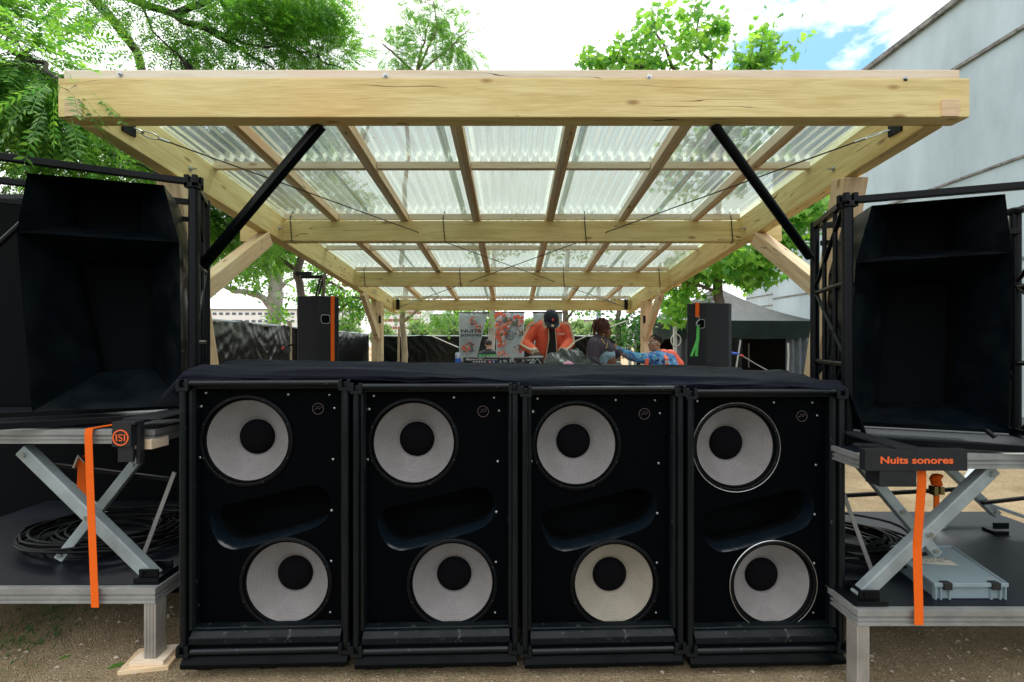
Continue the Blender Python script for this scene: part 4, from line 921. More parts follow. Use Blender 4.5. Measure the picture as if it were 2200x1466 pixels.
# heap of black jackets
def heap(name, label, cat, x0, x1, y0, y1, h, m, seed, peak=.35):
    g = MB(); nx, ny = 60, 24
    for j in range(ny+1):
        for i in range(nx+1):
            u, v = i/nx, j/ny; e = min(1, 3.5*min(u, 1-u))*min(1, 3.2*min(v, 1-v)); e = math.sqrt(max(0, e))
            z = h*e*(.62+.5*noise.noise(Vector((u*3.1, v*1.6, seed)))+.35*abs(noise.noise(Vector((u*9+v*5, v*4, seed+2)))))
            g.v.append((x0+(x1-x0)*u, y0+(y1-y0)*v, TZ+max(0, z)))
    for j in range(ny):
        for i in range(nx): g.f.append((j*(nx+1)+i, j*(nx+1)+i+1, (j+1)*(nx+1)+i+1, (j+1)*(nx+1)+i)); g.m.append(0)
    return tag(g.build(name, m, smooth=True, auto=3), label, cat)
heap('jacket', 'crumpled black jacket heaped on the table in front of the DJ', 'jacket', X(1166, 4.4), X(1275, 4.4), 4.3, 4.72, .20, mat('black nylon', (.022, .025, .026), .42, bump=(14, .4, .02), spec=.5), 3)
heap('fur_bag', 'dark mottled bag beside the black jacket', 'bag', X(1228, 4.25), X(1272, 4.25), 4.16, 4.32, .13, mat('mottled fabric', (.05, .055, .055), .8, var=.6, vs=40), 8)
tag(MB().ball((X(1221, 4.22), 4.22, TZ+.008), .062, .05, .062).build('pink_cap', mat('pink fabric', (.62, .27, .40), .8, bump=(30, .3), var=.1), smooth=True), 'dusty pink rounded cap under the black jacket', 'cap')
t = thing('laptop', 'slanted black laptop lid at the right end of the equipment', 'laptop', (X(1285, 4.4), 4.25, TZ))
MB().box(X(1255, 4.25), X(1300, 4.25), 4.26, 4.45, TZ, TZ+.012).build('base', M['rubber'], t, bevel=.003)
MB().prism([P(1249, 766, 4.24), P(1264, 764.5, 4.24), P(1303, 789, 4.24), P(1293, 789, 4.24), P(1262, 769, 4.24), P(1250, 769, 4.24)], (0, .012, 0)).build('lid', pd_, t, bevel=.001)

# ---------------------------------------------------------------- people
def organic(name, g, mat_, parent, voxel=.010, it=4, matrix=None):
    me = bpy.data.meshes.new(name); me.from_pydata(g.v, [], g.f); bm = bmesh.new(); bm.from_mesh(me); bmesh.ops.remove_doubles(bm, verts=bm.verts, dist=1e-6); bmesh.ops.recalc_face_normals(bm, faces=bm.faces); bm.to_mesh(me); bm.free()
    o = bpy.data.objects.new(name, me); col.objects.link(o)
    md = o.modifiers.new('r', 'REMESH'); md.mode = 'VOXEL'; md.voxel_size = voxel; md.use_smooth_shade = True
    if it: sm = o.modifiers.new('s', 'SMOOTH'); sm.iterations = it; sm.factor = .6
    dg = bpy.context.evaluated_depsgraph_get(); dg.update(); m2 = bpy.data.meshes.new_from_object(o.evaluated_get(dg)); o.modifiers.clear(); o.data = m2; m2.name = name
    m2.materials.clear(); m2.materials.append(mat_)
    if parent is not None: setpar(o, parent)
    return o
def skin(name, c): 
    m = mat(name, c, .5, var=.08, vs=25, spec=.35, bump=(180, .1, .002)); m.node_tree.nodes['Principled BSDF'].inputs['Subsurface Weight'].default_value = .05; return m
SK1, SK2, SK3, SK4 = skin('dark brown skin', (.085, .040, .028)), skin('warm brown skin', (.22, .095, .055)), skin('light brown skin', (.42, .22, .14)), skin('fair skin', (.50, .30, .22))
def head_mb(g, c, f, up, s=1.0, headtilt=None):
    """head of height ~.23*s: c centre, f facing direction, up up direction; adds skull, jaw, nose, ears, brow, lips"""
    f = Vector(f).normalized(); up = Vector(up).normalized(); r = f.cross(up).normalized(); up = r.cross(f)
    Mx = Matrix((r, f, up)).transposed(); c = Vector(c)
    def q(x, y, z): return c+Mx @ Vector((x*s, y*s, z*s))
    R3 = Mx
    g.ball(q(0, -.012, .030), .074*s, .092*s, .085*s, 18, 12, R3)
    g.ball(q(0, .020, -.030), .060*s, .068*s, .075*s, 16, 10, R3)
    g.ball(q(0, .050, -.082), .030*s, .030*s, .026*s, 12, 8, R3)
    g.ball(q(0, .092, -.018), .013*s, .020*s, .022*s, 10, 7, R3); g.ball(q(0, .083, .008), .009*s, .012*s, .026*s, 10, 7, R3)
    g.ball(q(0, .076, .034), .048*s, .012*s, .010*s, 12, 6, R3)
    g.ball(q(0, .079, -.050), .024*s, .012*s, .009*s, 10, 6, R3)
    g.ball(q(0, .076, -.062), .020*s, .010*s, .008*s, 10, 6, R3)
    for k in (-1, 1): g.ball(q(k*.076, -.008, -.004), .009*s, .018*s, .031*s, 10, 7, R3); g.ball(q(k*.045, .055, -.022), .022*s, .018*s, .018*s, 10, 6, R3)
    return q, R3
def face_bits(q, R3, parent, s=1, beard=None):
    EW = mat('eye white', (.75, .73, .7), .3); EI = mat('dark iris', (.02, .012, .008), .2)
    for k in (-1, 1):
        e = MB().ball(q(k*.030, .070, .012), .0115*s, .010*s, .007*s, 10, 6, R3).build('eye', EW, parent, smooth=True)
        MB().ball(q(k*.030, .0785, .012), .0048*s, .003*s, .0048*s, 8, 5, R3).build('iris', EI, e, smooth=True)
    g = MB()
    for k in (-1, 1): g.tube([q(k*.016, .085, .032), q(k*.032, .086, .037), q(k*.048, .076, .031)], [.003*s, .0035*s, .002*s], 6)
    g.build('eyebrow', M['flat'], parent, smooth=True)
def hand_mb(g, wrist, d, pn, s=1.0, spread=.3, curl=.5, side=1):
    """palm and five fingers; d = pointing direction, pn = palm facing direction"""
    d = Vector(d).normalized(); pn = Vector(pn); pn = (pn-d*pn.dot(d)).normalized(); r = d.cross(pn)*side; wrist = Vector(wrist)
    pc_ = wrist+d*.045*s
    for i, off in enumerate((-.030, -.010, .011, .031)):
        k0 = wrist+d*.02*s+r*off*.7*s; k1 = wrist+d*(.088 if i in (1, 2) else .082)*s+r*off*s
        g.limb([k0, k1], [.013*s, .0105*s], 8)
        ln = (.075, .083, .076, .058)[i]*s; c_ = curl*(.8+.15*i); p = k1; a = c_*.4; dd = d+r*spread*off*4
        dd.normalize(); pts = [p]; rs = [.0098*s]
        for seg, fr in enumerate((.45, .30, .25)):
            v = dd*math.cos(a)+pn*math.sin(a); p = p+v*ln*fr; pts.append(p); rs.append((.0088, .008, .0068)[seg]*s); a += c_*.7
        g.limb(pts, rs, 8)
    t0 = wrist+d*.022*s-r*.022*s; t1 = t0+(d*.55-r*.62+pn*.25).normalized()*.042*s; t2 = t1+(d*.85-r*.2+pn*.4).normalized()*.030*s; t3 = t2+(d*.9+pn*.3).normalized()*.024*s
    g.limb([t0, t1, t2, t3], [.0145*s, .0115*s, .0098*s, .0078*s], 8)
SZ = .252
# --- the DJ, bent over the players
dj = thing('person', 'man in an orange track jacket and navy cap bending over the DJ equipment', 'person', (.45, 5.75, SZ))
sc_ = 5.5/F
def D(px, py, y): return Vector(((px-1100)*y/F, y, CAMZ-(py-733)*y/F))
hc = D(1184, 688.5, 5.33); ff = Vector((.10, -.72, -.72)); uu = Vector((.02, -.68, .73))
g = MB(); hips = Vector((.46, 5.78, 1.12)); chest = Vector((.46, 5.62, 1.50)); neck = D(1184, 703, 5.50)
g.limb([hips, (hips+chest)/2, chest, Vector((.46, 5.56, 1.68))], [.15, .14, .16, .13]); g.limb([Vector((.46, 5.55, 1.72)), neck, hc+Vector((0, .06, -.02))], [.075, .058, .056])
q, R3 = head_mb(g, hc, ff, uu, 1.0)
LS, LE, LW = D(1146, 706, 5.60), D(1129, 741, 5.46), D(1149, 756, 5.15)
RS, RE, RW = D(1214, 706, 5.60), D(1222, 738, 5.50), D(1207, 756, 5.18)
for S_, E_, W_ in ((LS, LE, LW), (RS, RE, RW)): g.limb([S_, E_, W_], [.052, .043, .029])
hand_mb(g, LW+(D(1158, 763, 5.08)-LW)*.2, D(1168, 772, 5.0)-LW, (0.1, .25, -1), 1.0, .3, .55, 1)
hand_mb(g, RW+(D(1203, 760, 5.0)-RW)*.2, D(1199, 764, 4.95)-RW, (0, .3, -1), .95, .3, .6, -1)
for k in (-1, 1): g.limb([hips+Vector((k*.09, 0, -.02)), Vector((.46+k*.12, 5.76, .72)), Vector((.46+k*.13, 5.85, .31))], [.09, .06, .042]); g.limb([Vector((.46+k*.13, 5.87, .29)), Vector((.46+k*.14, 5.70, .275))], [.04, .03])
organic('body', g, SK1, dj, .008, 3); face_bits(q, R3, dj)
JO = mat('orange jersey', (.78, .125, .065), .7, var=.06, vs=10, bump=(22, .35, .012), spec=.2); CR_ = mat('cream knit', (.62, .50, .36), .8, bump=(80, .3, .003)); NV = mat('navy wool', (.012, .016, .032), .75, bump=(120, .2, .002)); DK = mat('black jersey', (.008, .009, .011), .8, bump=(20, .3, .01))
g = MB(); g.limb([hips+Vector((0, 0, -.04)), (hips+chest)/2, chest, Vector((.46, 5.58, 1.70))], [.185, .178, .195, .165])
g.limb([LS+Vector((.05, 0, -.01)), LS], [.10, .085]); g.limb([RS+Vector((-.05, 0, -.01)), RS], [.10, .085]); g.limb([LS, (LS+RS)/2+Vector((0, 0, .02)), RS], [.08, .09, .08])
for S_, E_, W_ in ((LS, LE, LW), (RS, RE, RW)):
    g.limb([S_, S_.lerp(E_, .5), E_, E_.lerp(W_, .6), W_], [.084, .080, .074, .062, .044])
jk = organic('jacket', g, JO, dj, .010, 3)
for S_, E_, W_ in ((LS, LE, LW), (RS, RE, RW)):
    d = (W_-E_).normalized(); MB().tube([W_-d*.02, W_+d*.045], [.047, .040], 16).build('cuff', CR_, dj, smooth=True)
    sg = -1 if S_ is LS else 1; off = [Vector((sg*.045, -.062, .04)), Vector((sg*.062, -.050, .01)), Vector((sg*.052, -.050, 0)), Vector((sg*.040, -.045, 0)), Vector((sg*.024, -.036, .01))]
    pts = [S_+Vector((-sg*.06, -.035, .075))]+[p+o for p, o in zip((S_, S_.lerp(E_, .5), E_, E_.lerp(W_, .5), W_), off)]
    g = MB(); V = []
    for i, p in enumerate(pts):
        t_ = (pts[min(i+1, len(pts)-1)]-pts[max(0, i-1)]).normalized(); s_ = t_.cross(Vector((0, -1, .2))).normalized()*.012; V += [p-s_, p+s_]
    g.add(V, [(2*i, 2*i+1, 2*i+3, 2*i+2) for i in range(len(pts)-1)]); sl = g.build('sleeve_stripe', CR_, dj, solid=.02)
    g = MB(); V = []
    for i, p in enumerate(pts):
        t_ = (pts[min(i+1, len(pts)-1)]-pts[max(0, i-1)]).normalized(); s_ = t_.cross(Vector((0, -1, .2))).normalized()*.005; V += [p-s_+Vector((0, -.013, 0)), p+s_+Vector((0, -.013, 0))]
    g.add(V, [(2*i, 2*i+1, 2*i+3, 2*i+2) for i in range(len(pts)-1)]); g.build('stripe_line', DK, sl, solid=.003)
# shirt showing in the open front, zip edges and collar
def fr(px, py, y): return D(px, py, y)
g = MB(); V = [fr(1178, 703, 5.375), fr(1192, 703, 5.375), fr(1180, 730, 5.372), fr(1194, 730, 5.372), fr(1174, 768, 5.37), fr(1196, 768, 5.37)]
g.add(V, [(0,1,3,2),(2,3,5,4)]); g.build('shirt', DK, dj, solid=-.03)
g = MB(); g.tube([fr(1179, 704, 5.36), fr(1179, 730, 5.352), fr(1173, 768, 5.35)], .006, 6); g.tube([fr(1192, 704, 5.36), fr(1195, 730, 5.352), fr(1197, 768, 5.35)], .006, 6); g.build('zip_edge', CR_, dj, smooth=True)
g = MB(); g.add([fr(1166, 680, 5.45), fr(1171, 682, 5.37), fr(1178, 703, 5.34), fr(1170, 706, 5.35), fr(1166, 700, 5.39)], [(0,1,2,3,4)]); g.add([fr(1203, 683, 5.45), fr(1199, 685, 5.37), fr(1191, 703, 5.34), fr(1201, 704, 5.35), fr(1204, 698, 5.39)], [(4,3,2,1,0)]); g.build('collar', CR_, dj, solid=.01)
text_mesh('BRONX', .026, facing(fr(1205, 718, 5.345), 8, 82), WH, 'chest_lettering', jk, off=.0004, ext=.002)
# cap
g = MB(); ring = []
for i in range(9):
    a = (math.pi/2)*i/8
    ring.append([q(.088*math.cos(a)*math.cos(t_), -.010+.104*math.cos(a)*math.sin(t_), .030+.098*math.sin(a)) for t_ in [2*math.pi*k/24 for k in range(24)]])
g.loft(ring, cap0=True); g.ball(q(0, -.01, .129), .008, .008, .006, 8, 5, R3); cp = g.build('cap', NV, dj, smooth=True, auto=1.2)
g = MB(); a_ = []; b2_ = []
for k in range(13):
    t_ = math.pi*(.12+.76*k/12); a_.append(q(.086*math.cos(t_), -.01+.102*math.sin(t_), .036)); b2_.append(q(.088*math.cos(t_), .02+.150*math.sin(t_), .030-.012*abs(math.cos(t_))*1.3))
g.add(a_+b2_, [(i, i+1, 14+i, 13+i) for i in range(12)]); g.build('brim', NV, cp, solid=.005)
MB().tube([q(.006, .132, .037), q(.006, .132, .041)], .016, 16).build('sticker', mat('gold sticker', (.8, .62, .35), .4), cp)
Mc = Matrix((R3.col[0], R3 @ Vector((0, -.25, 1)).normalized(), (R3 @ Vector((0, 1, .25))).normalized())).transposed()
mm_ = Matrix((-(R3 @ Vector((-1, 0, 0))), (R3 @ Vector((0, -.3, .95))), (R3 @ Vector((0, .95, .3))))).transposed().to_4x4(); mm_.translation = q(0, .0905, .078)
mm_ = Matrix.Translation(D(1187, 684.5, 5.195)) @ Matrix.Rotation(R(90), 4, 'X')
mm_ = Matrix.Translation(q(-.002, .091, .084)) @ (Matrix.Rotation(R(62), 4, 'X'))
text_mesh('B', .052, mm_, mat('red embroidery', (.75, .06, .05), .6), 'cap_letter', cp, off=.002, ext=.004)
TR = mat('dark trousers', (.02, .022, .03), .8); 
g = MB()
for k in (-1, 1): g.limb([hips+Vector((k*.09, 0, -.02)), Vector((.46+k*.12, 5.76, .72)), Vector((.46+k*.13, 5.85, .36))], [.115, .085, .065])
g.limb([hips+Vector((-.08, 0, 0)), hips+Vector((.08, 0, 0))], [.12, .12]); organic('trousers', g, TR, dj, .012, 2)

# --- the woman, standing turned to the right
wm = thing('person', 'woman with red brown locs in a cropped dark hoodie, standing turned to the right', 'person', (1.12, 5.75, SZ))
Yw = 5.7
hc = D(1297, 712, Yw); g = MB(); hip = D(1296, 797, Yw+.02); bel = D(1296, 774, Yw); bst = D(1293, 748, Yw); nk = D(1290, 727, Yw+.01)
g.limb([hip, bel, bst, D(1287, 736, Yw+.02)], [.150, .128, .115, .10]); g.limb([nk, hc+Vector((-.01, .01, -.03))], [.055, .052])
g.ball(bel+Vector((.055, -.03, -.01)), .105, .11, .10)
q, R3 = head_mb(g, hc, (.95, -.22, .03), (0, 0, 1), .98)
s1, e1, w1 = D(1277, 741, Yw-.13), D(1271, 772, Yw-.16), D(1280, 795, Yw-.28)
s2, e2, w2 = D(1302, 742, Yw+.16), D(1318, 763, Yw+.20), D(1330, 758, Yw+.10)
g.limb([s1, e1, w1], [.048, .040, .028]); g.limb([s2, e2, w2], [.046, .038, .028]); hand_mb(g, w1, (.5, -.4, -.4), (0, 0, -1), .9); hand_mb(g, w2, (.7, -.3, -.3), (0, 0, -1), .9)
for k in (-1, 1): g.limb([hip+Vector((0, k*.085, -.03)), Vector((hip.x+.02, Yw+k*.09, .76)), Vector((hip.x-.02, Yw+k*.1, .31))], [.105, .068, .042]); g.limb([Vector((hip.x-.02, Yw+k*.1, .285)), Vector((hip.x+.14, Yw+k*.1, .275))], [.035, .027])
organic('body', g, SK2, wm, .008, 3); face_bits(q, R3, wm, .98)
HD = mat('plum grey fleece', (.085, .068, .095), .85, bump=(26, .35, .012), var=.1)
g = MB(); g.limb([D(1289, 757, Yw), D(1289, 748, Yw), D(1287, 738, Yw+.01)], [.150, .158, .125]); g.ball(D(1304, 750, Yw-.03), .09, .12, .08)
g.limb([D(1283, 733, Yw), D(1292, 731, Yw)], [.085, .075]); g.limb([s1, s1.lerp(e1, .5), e1, e1.lerp(w1, .7)], [.088, .084, .078, .058]); g.limb([s2, s2.lerp(e2, .5), e2, w2], [.082, .078, .070, .05])
g.limb([s1+Vector((.04, .1, .03)), s2], [.08, .07]); organic('hoodie', g, HD, wm, .010, 3)
g = MB(); g.limb([D(1296, 768, Yw), D(1295, 761, Yw), D(1294, 752, Yw)], [.150, .152, .14]); g.ball(D(1304, 763, Yw-.04), .105, .12, .065); organic('denim_top', g, mat('light denim', (.30, .47, .58), .75, bump=(50, .3, .004), var=.12, vs=14), wm, .010, 2)
g = MB(); g.limb([hip+Vector((0, 0, .03)), hip+Vector((0, 0, -.02))], [.165, .17])
for k in (-1, 1): g.limb([hip+Vector((0, k*.085, -.03)), Vector((hip.x+.02, Yw+k*.09, .76)), Vector((hip.x-.02, Yw+k*.1, .37))], [.128, .088, .07])
organic('jeans', g, mat('pale jeans', (.50, .54, .60), .8, bump=(30, .4, .01), var=.35, vs=22), wm, .012, 2)
HR = mat('red brown locs', (.10, .028, .018), .6, var=.5, vs=18, bump=(60, .5, .005)); HB = mat('black hair', (.012, .010, .010), .6, bump=(60, .6, .006))
g = MB(); g.ball(q(0, -.035, .052), .080, .088, .082, 16, 10, R3); g.build('hair', HB, wm, smooth=True)
g = MB(); rn = random.Random(5)
for i in range(70):
    t_ = rn.uniform(-2.9, 2.9); e_ = rn.uniform(.15, 1.15); b0_ = q(.078*math.sin(t_)*math.cos(e_), -.030+.085*math.cos(t_)*math.cos(e_)*(1 if abs(t_) > 1 else .9), .052+.08*math.sin(e_))
    o_ = (b0_-q(0, -.03, .03)).normalized(); ln = rn.uniform(.10, .17)*(.55 if abs(t_) < 1.0 else 1)
    g.tube([b0_, b0_+o_*.028+Vector((0, 0, .018)), b0_+o_*.05+Vector((rn.uniform(-.01, .01), 0, -ln*.45)), b0_+o_*.045+Vector((rn.uniform(-.015, .015), 0, -ln))], [.007, .008, .007, .004], 6)
for i in range(26):
    a = rn.uniform(0, 6.28); g.tube([q(0, -.04, .115), q(.04*math.cos(a), -.05+.04*math.sin(a), .15), q(.075*math.cos(a), -.06+.075*math.sin(a), .13+rn.uniform(-.02, .03))], [.009, .008, .005], 6)
g.build('locs', HR, wm, smooth=True)
GO = mat('gold', (.8, .55, .2), .3, 1); c = q(.082, -.008, -.055)
MB().tube([c+R3 @ Vector((0, .018*math.cos(a), .018*math.sin(a))) for a in [2*math.pi*i/16 for i in range(17)]], .004, 6).build('earring', GO, wm, smooth=True)
g = MB(); g.tube([D(1292, 728, Yw-.11), D(1299, 738, Yw-.16), D(1304, 744, Yw-.165), D(1306, 733, Yw-.09)], .004, 6); g.ball(D(1303, 747, Yw-.168), .010, .006, .012); g.build('necklace', GO, wm, smooth=True)
# --- the man in the blue floral shirt reaching towards her
mn = thing('person', 'man in glasses and blue floral shirt reaching his arm out to the woman', 'person', (2.0, 6.2, 0))
Ym = 6.2; hc = D(1406, 739, Ym); g = MB(); ch = Vector((2.0, Ym+.02, 1.26)); hp = Vector((2.03, Ym+.03, .92))
g.limb([hp, (hp+ch)/2, ch, Vector((2.0, Ym+.02, 1.38))], [.15, .14, .155, .12]); g.limb([D(1412, 762, Ym+.01), hc+Vector((.015, .01, -.03))], [.056, .053])
q, R3 = head_mb(g, hc, (-.88, -.45, .12), (.02, 0, 1), .98)
s1, e1, w1 = D(1386, 771, Ym-.08), D(1356, 766, Ym-.20), D(1328, 752, Ym-.30); s2, e2, w2 = D(1440, 772, Ym+.02), D(1452, 800, Ym-.03), D(1440, 835, Ym-.16)
g.limb([s1, e1, w1], [.050, .042, .029]); g.limb([s2, e2, w2], [.050, .042, .029]); hand_mb(g, w1, (-.9, .1, .42), (0, .9, -.2), .95, .3, .5); hand_mb(g, w2, (-.1, -.3, -.9), (-1, 0, 0), .95)
for k in (-1, 1): g.limb([hp+Vector((k*.085, 0, -.03)), Vector((2.03+k*.1, Ym, .50)), Vector((2.03+k*.11, Ym+.03, .08))], [.10, .065, .042]); g.limb([Vector((2.03+k*.11, Ym+.03, .04)), Vector((2.0+k*.12, Ym-.12, .03))], [.036, .028])
organic('body', g, SK3, mn, .008, 3); face_bits(q, R3, mn, .98)
def floral():
    m, t, n, l, b = nmat('blue floral cotton'); b.inputs['Roughness'].default_value = .8
    tc = n.new('ShaderNodeTexCoord'); v = n.new('ShaderNodeTexVoronoi'); v.inputs['Scale'].default_value = 24; l.new(tc.outputs['Object'], v.inputs[0])
    x = n.new('ShaderNodeTexNoise'); x.inputs['Scale'].default_value = 16; l.new(tc.outputs['Object'], x.inputs[0])
    cr = n.new('ShaderNodeValToRGB'); e = cr.color_ramp.elements; e[0].position = .35; e[0].color = (.02, .12, .42, 1); e[1].position = .65; e[1].color = (.16, .45, .75, 1); l.new(x.outputs[0], cr.inputs[0])
    c2 = n.new('ShaderNodeValToRGB'); c2.color_ramp.interpolation = 'CONSTANT'; e = c2.color_ramp.elements; e[0].color = (.72, .30, .18, 1); e[1].position = .35; e[1].color = (.75, .75, .72, 1); k = e.new(.6); k.color = (.02, .05, .25, 1); k = e.new(.8); k.color = (.10, .5, .35, 1)
    sx = n.new('ShaderNodeSeparateXYZ'); l.new(v.outputs['Color'], sx.inputs[0]); l.new(sx.outputs[0], c2.inputs[0])
    r = n.new('ShaderNodeMapRange'); r.inputs[1].default_value = .34; r.inputs[2].default_value = .26; l.new(v.outputs['Distance'], r.inputs[0])
    q_ = n.new('ShaderNodeMix'); q_.data_type = 'RGBA'; l.new(r.outputs[0], q_.inputs[0]); l.new(cr.outputs[0], q_.inputs[6]); l.new(c2.outputs[0], q_.inputs[7]); l.new(q_.outputs[2], b.inputs['Base Color']); return m
g = MB(); g.limb([hp, (hp+ch)/2, ch, Vector((2.0, Ym+.02, 1.37))], [.178, .17, .182, .14]); g.limb([s1, (s1+s2)/2+Vector((0, 0, .03)), s2], [.075, .085, .075])
g.limb([s1, s1.lerp(e1, .5), e1, e1.lerp(w1, .5), w1], [.076, .070, .064, .056, .044]); g.limb([s2, s2.lerp(e2, .5), e2, w2], [.076, .070, .062, .045]); sh = organic('shirt', g, floral(), mn, .010, 2)
g = MB(); g.add([D(1403, 763, Ym-.15), D(1411, 768, Ym-.17), D(1406, 776, Ym-.175), D(1400, 770, Ym-.16)], [(0,1,2,3)]); g.add([D(1424, 762, Ym-.13), D(1413, 768, Ym-.17), D(1419, 777, Ym-.17), D(1428, 770, Ym-.14)], [(3,2,1,0)]); g.build('collar', mat('blue collar cloth', (.10, .33, .6), .8), sh, solid=.006)
g = MB()
for k in (-1, 1): g.limb([hp+Vector((k*.085, 0, -.03)), Vector((2.03+k*.1, Ym, .50)), Vector((2.03+k*.11, Ym+.03, .12))], [.125, .085, .065])
organic('trousers', g, TR, mn, .012, 2)
g = MB(); rn = random.Random(9); g.ball(q(0, -.030, .050), .080, .088, .078, 16, 10, R3)
for i in range(130):
    a = rn.uniform(0, 6.28); e_ = rn.uniform(-.1, 1.5); p = q(.083*math.cos(a)*math.cos(e_), -.034+.09*math.sin(a)*math.cos(e_), .050+.082*math.sin(e_))
    if (R3.transposed() @ (p-hc)).y > .045 and (R3.transposed() @ (p-hc)).z < .07: continue
    g.ball(p, rn.uniform(.011, .018), n=7, k=5)
g.build('hair', HB, mn, smooth=True)
g = MB()
for k in (-1, 1): g.tube([q(k*.031+.020*math.cos(a), .090, .010+.017*math.sin(a)) for a in [2*math.pi*i/12 for i in range(13)]], .0022, 5); g.tube([q(k*.05, .088, .014), q(k*.074, .02, .014)], .002, 5)
g.build('glasses', mat('silver wire', (.6, .6, .62), .3, 1), mn, smooth=True)
BP = mat('coral nylon', (.85, .13, .07), .6, bump=(20, .4, .012), var=.08)
bp = thing('backpack', 'coral red backpack on the back of the man in the floral shirt', 'backpack', (2.2, 6.4, 1.2))
g = MB(); g.limb([D(1440, 766, Ym+.24), D(1452, 785, Ym+.26), D(1450, 830, Ym+.26)], [.10, .115, .12]); g.limb([D(1425, 765, Ym+.26), D(1430, 830, Ym+.28)], [.10, .12]); organic('bag', g, BP, bp, .012, 2)
for pts in ([D(1388, 764, Ym-.06), D(1390, 773, Ym-.165), D(1388, 800, Ym-.19)], [D(1427, 763, Ym-.04), D(1432, 772, Ym-.165), D(1434, 800, Ym-.18)]):
    V = []; 
    for p in pts: V += [p-Vector((.024, 0, 0)), p+Vector((.024, 0, 0))]
    s_ = MB().add(V, [(0,1,3,2),(2,3,5,4)]).build('shoulder_strap', BP, bp, solid=.012)
    V = [p+Vector((0, -.008, 0)) for p in V]; MB().add([V[2].lerp(V[4], .1), V[3].lerp(V[5], .1), V[2].lerp(V[4], .3), V[3].lerp(V[5], .3)], [(0,1,3,2)]).build('buckle', mat('grey strap', (.45, .43, .42), .6), s_, solid=.004)
# --- person seen from behind near the fence
pb = thing('person', 'short haired person in a black T-shirt seen from behind between the banners', 'person', (-.5, 10, 0))
Yb = 10.0; hc = D(1050, 741, Yb); g = MB(); ch = Vector((-.5, Yb, 1.18)); hp = Vector((-.5, Yb, .85))
g.limb([hp, ch, Vector((-.5, Yb, 1.34))], [.15, .16, .12]); g.limb([Vector((-.5, Yb, 1.38)), hc+Vector((0, 0, -.03))], [.058, .056]); q, R3 = head_mb(g, hc, (.1, 1, 0), (0, 0, 1), .98)
for k in (-1, 1):
    g.limb([Vector((-.5+k*.19, Yb, 1.34)), Vector((-.5+k*.25, Yb+.02, 1.05)), Vector((-.5+k*.23, Yb+.18, .85))], [.052, .043, .03]); hand_mb(g, Vector((-.5+k*.23, Yb+.18, .85)), (0, .6, -.6), (0, 0, -1), .95, side=k)
    g.limb([hp+Vector((k*.09, 0, -.02)), Vector((-.5+k*.1, Yb, .46)), Vector((-.5+k*.1, Yb-.02, .07))], [.10, .065, .042]); g.limb([Vector((-.5+k*.1, Yb-.02, .04)), Vector((-.5+k*.11, Yb+.14, .03))], [.036, .028])
organic('body', g, SK4, pb, .010, 3)
g = MB(); g.limb([hp, ch, Vector((-.5, Yb, 1.35))], [.175, .185, .135])
for k in (-1, 1): g.limb([Vector((-.5+k*.12, Yb, 1.36)), Vector((-.5+k*.19, Yb, 1.33)), Vector((-.5+k*.235, Yb+.01, 1.17))], [.08, .08, .07])
ts = organic('t_shirt', g, DK, pb, .012, 2)
GR = mat('green print', (.06, .55, .15), .6); text_mesh('NUITS SONORES', .058, facing(Vector((-.5, Yb-.197, 1.33))), GR, 'back_lettering', ts, off=.001, ext=.012)
MB().box(-.60, -.42, Yb-.20, Yb-.17, 1.25, 1.29).build('back_print', GR, ts)
g = MB(); g.ball(q(0, -.025, .045), .081, .085, .082, 16, 10, R3); g.build('hair', mat('short dark hair', (.03, .024, .02), .8, bump=(90, .6, .004)), pb, smooth=True)
g = MB()
for k in (-1, 1): g.limb([hp+Vector((k*.09, 0, -.02)), Vector((-.5+k*.1, Yb, .46)), Vector((-.5+k*.1, Yb-.02, .1))], [.12, .085, .065])
organic('trousers', g, TR, pb, .014, 2)

# ---------------------------------------------------------------- banners
def fabric(p00, p10, p01, p11, nx, ny, amp, seed, fr_=6):
    g = MB(); 
    for j in range(ny+1):
        for i in range(nx+1):
            u, v = i/nx, j/ny; p = (Vector(p00)*(1-u)+Vector(p10)*u)*(1-v)+(Vector(p01)*(1-u)+Vector(p11)*u)*v
            p.y += amp*(noise.noise(Vector((u*fr_, v*2, seed)))+.4*noise.noise(Vector((u*fr_*2.5, v*5, seed)))); g.v.append(tuple(p))
    for j in range(ny):
        for i in range(nx): g.f.append((j*(nx+1)+i, j*(nx+1)+i+1, (j+1)*(nx+1)+i+1, (j+1)*(nx+1)+i)); g.m.append(0)
    return g
BG = mat('pale blue banner cloth', (.48, .58, .70), .75, var=.12, vs=2.5); 
FL = [mat('coral petals', (.80, .15, .09), .75), mat('pink petals', (.75, .38, .36), .75), mat('leaf green print', (.10, .17, .09), .75), mat('violet grey print', (.16, .16, .26), .75), mat('pale petals', (.62, .62, .68), .75)]
